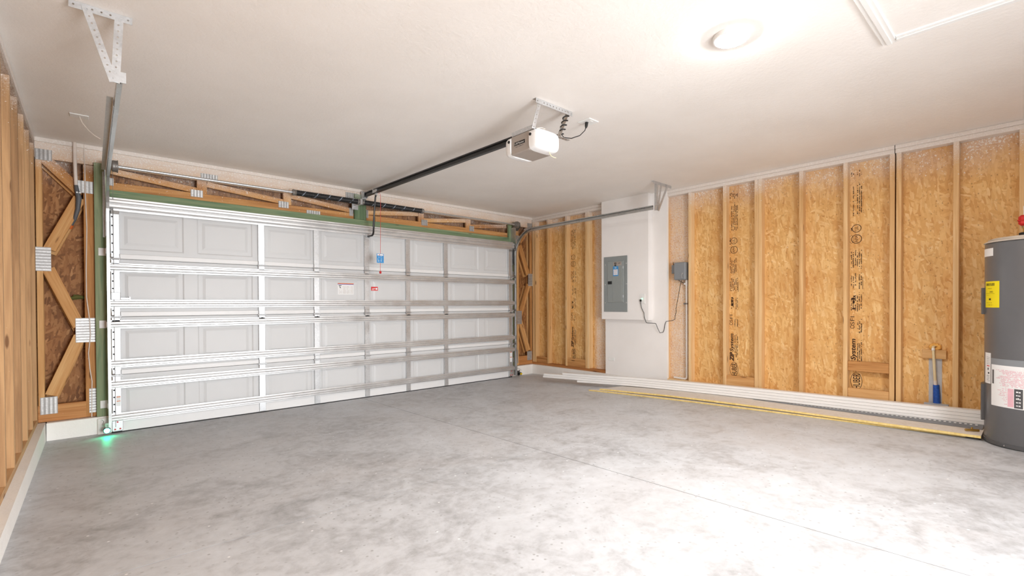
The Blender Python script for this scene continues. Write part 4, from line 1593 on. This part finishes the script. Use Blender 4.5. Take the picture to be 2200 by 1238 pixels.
# fittings on the lid
zt = z0 + 1.52
b = BM().cyl((5.42, -5.716, zt - .01), (5.42, -5.716, zt + .075), .012, 12)
b.obj('water_nipple', 'brass', wh, True)
b = BM().lathe((5.42, -5.716, zt + .005), (0, 0, 1), [(.030, 0), (.034, .004), (.034, .030), (.026, .034)], 16)
b.obj('dielectric_collar', 'black_rubber', wh, True)
b = BM()
b.box(5.395, 5.445, -5.752, -5.680, zt + .088, zt + .165, .014)
b.box(5.39, 5.45, -5.757, -5.675, zt + .122, zt + .130, .003)
b.obj('shipping_cap', 'red_plastic', wh, True)
BM().cyl((5.42, -5.716, zt + .165), (5.42, -5.716, zt + .23), .011, 12).obj('supply_pipe', 'pvc_white', wh, True)
BM().box(5.235, 5.245, -5.626, -5.618, z0 + .012, z0 + .020).obj('jacket_screw', 'galvanized', wh)

# ================================================================== BOARDS ON THE FLOOR BY THE RIGHT WALL


def long_board(name, path, width, th, mat, label, cat, group=None, edge=None, skew=0.0):
    """board lying along the wall. path: (x, y, height of the underside above the slab) of its room-side
    edge from the far end to the near end; long boards flex a little"""
    pts = [Vector((x, y, 0)) for x, y, _ in path]
    fine = []
    n = len(pts)
    for i in range(n - 1):
        for k in range(4):
            t = k / 4.0
            p0, p1, p2, p3 = pts[max(i - 1, 0)], pts[i], pts[i + 1], pts[min(i + 2, n - 1)]
            q = .5 * ((2 * p1) + (p2 - p0) * t + (2 * p0 - 5 * p1 + 4 * p2 - p3) * t * t + (3 * p1 - p0 - 3 * p2 + p3) * t ** 3)
            fine.append((q, path[i][2] * (1 - t) + path[i + 1][2] * t))
    fine.append((pts[-1], path[-1][2]))
    d = (pts[-1] - pts[0]).normalized()

    def strip(o0, o1):
        b = BM()
        rings = []
        for i, (p, zz) in enumerate(fine):
            e = (fine[min(i + 1, len(fine) - 1)][0] - fine[max(i - 1, 0)][0]).normalized()
            nrm = Vector((-e.y, e.x, 0))
            ring = []
            for off, dz in ((o0, 0), (o1, 0), (o1, th), (o0, th)):
                q = p + nrm * off
                if i == 0:
                    q = q + d * (skew * off)
                if i == len(fine) - 1:
                    q.y = p.y
                ring.append(b.b.verts.new((q.x, q.y, fz(q.y) + zz + dz)))
            rings.append(ring)
        for A, B_ in zip(rings, rings[1:]):
            for k in range(4):
                b.b.faces.new((A[k], A[(k + 1) % 4], B_[(k + 1) % 4], B_[k]))
        b.b.faces.new(rings[0][::-1]); b.b.faces.new(rings[-1])
        return b
    if edge:
        root = empty(name, (path[0][0], path[0][1], fz(path[0][1]) + path[0][2]), label, cat, group)
        strip(.006, width).obj('board_face', mat, root)
        strip(0, .006).obj('raw_edge', edge, root)
        return root
    o = strip(0, width).obj(name, mat)
    return tag(o, label, cat, group)


G1 = 'boards stacked on the floor along the right wall'
long_board('fascia_board', [(5.158, -1.855, .001), (5.30, -3.0, .001), (5.375, -4.2, .001), (5.440, -5.40, .001)], .26, .014, 'cream_board', 'lowest yellow-edged board lying flat on the concrete in front of the stack', 'board', G1, 'yellow_edge', .9)
long_board('fascia_board', [(5.225, -1.98, .016), (5.325, -2.9, .028), (5.375, -3.7, .026), (5.385, -4.6, .022), (5.372, -5.492, .020)], .40, .018, 'cream_board', 'wide cream board with a yellow edge lying above the lowest board', 'board', G1, 'yellow_edge', .9)
WS = [(5.47, -1.75), (5.60, -2.3), (5.70, -3.2), (5.745, -4.3), (5.770, -5.49)]
def wpath(x, y, z0_, z1_, dx):
    return [(x, y, z0_)] + [(a_ + dx, b_, z0_ + (z1_ - z0_) * (i + 1) / 5.0) for i, (a_, b_) in enumerate(WS)]
long_board('trim_board', wpath(5.385, -1.46, .047, .052, .0), .085, .024, 'primed_white', 'bottom white trim board of the stack, starting furthest from the corner', 'board', G1)
long_board('trim_board', wpath(5.295, -.88, .073, .078, .008), .085, .026, 'primed_white', 'second white trim board from the bottom of the stack along the wall', 'board', G1)
long_board('trim_board', wpath(5.310, -.88, .101, .106, .015), .080, .026, 'primed_white', 'second white trim board from the top of the stack along the wall', 'board', G1)
long_board('trim_board', wpath(5.390, -1.18, .129, .134, .022), .075, .026, 'primed_white', 'topmost white trim board of the stack, against the studs', 'board', G1)
# punched grey flashing leaning on the lowest trim board
fl = empty('metal_flashing', (5.6, -5.0, .1), 'grey punched metal flashing strip on the cream board beside the water heater', 'flashing')
A0, B0 = (5.694, -3.7, fz(-3.7) + .0460), (5.615, -5.485, fz(-5.485) + .0395)
A1, B1 = (5.704, -3.7, fz(-3.7) + .0480), (5.760, -5.485, fz(-5.485) + .0560)
BM().hexa([A0, B0, (B0[0] + .002, B0[1], B0[2]), (A0[0] + .002, A0[1], A0[2]), A1, B1, (B1[0] + .002, B1[1], B1[2]), (A1[0] + .002, A1[1], A1[2])]).obj('strip', 'flash_grey', fl)
b = BM()
for i in range(44):
    t = .20 + .79 * i / 44.0
    t2 = t + .0085
    q = []
    for tt, h in ((t, .66), (t2, .66), (t2, .84), (t, .84)):
        p0, p1 = Vector(A0).lerp(Vector(B0), tt), Vector(A1).lerp(Vector(B1), tt)
        q.append(tuple(p0.lerp(p1, h) + Vector((-.0004, 0, .0022))))
    b.quad(q)
b.obj('slots', 'tag_white', fl, kind='stuff')
zb = fz(-5.43) + .0395
bv = empty('brass_valve', (5.50, -5.43, zb), 'small brass valve lying on the cream board against the water heater', 'valve')
BM().cyl((5.49, -5.395, zb + .0095), (5.535, -5.470, zb + .0095), .0095, 10).obj('valve_body', 'brass', bv, True)
BM().cyl((5.512, -5.432, zb + .014), (5.514, -5.432, zb + .032), .006, 8).obj('valve_stem', 'brass', bv, True)
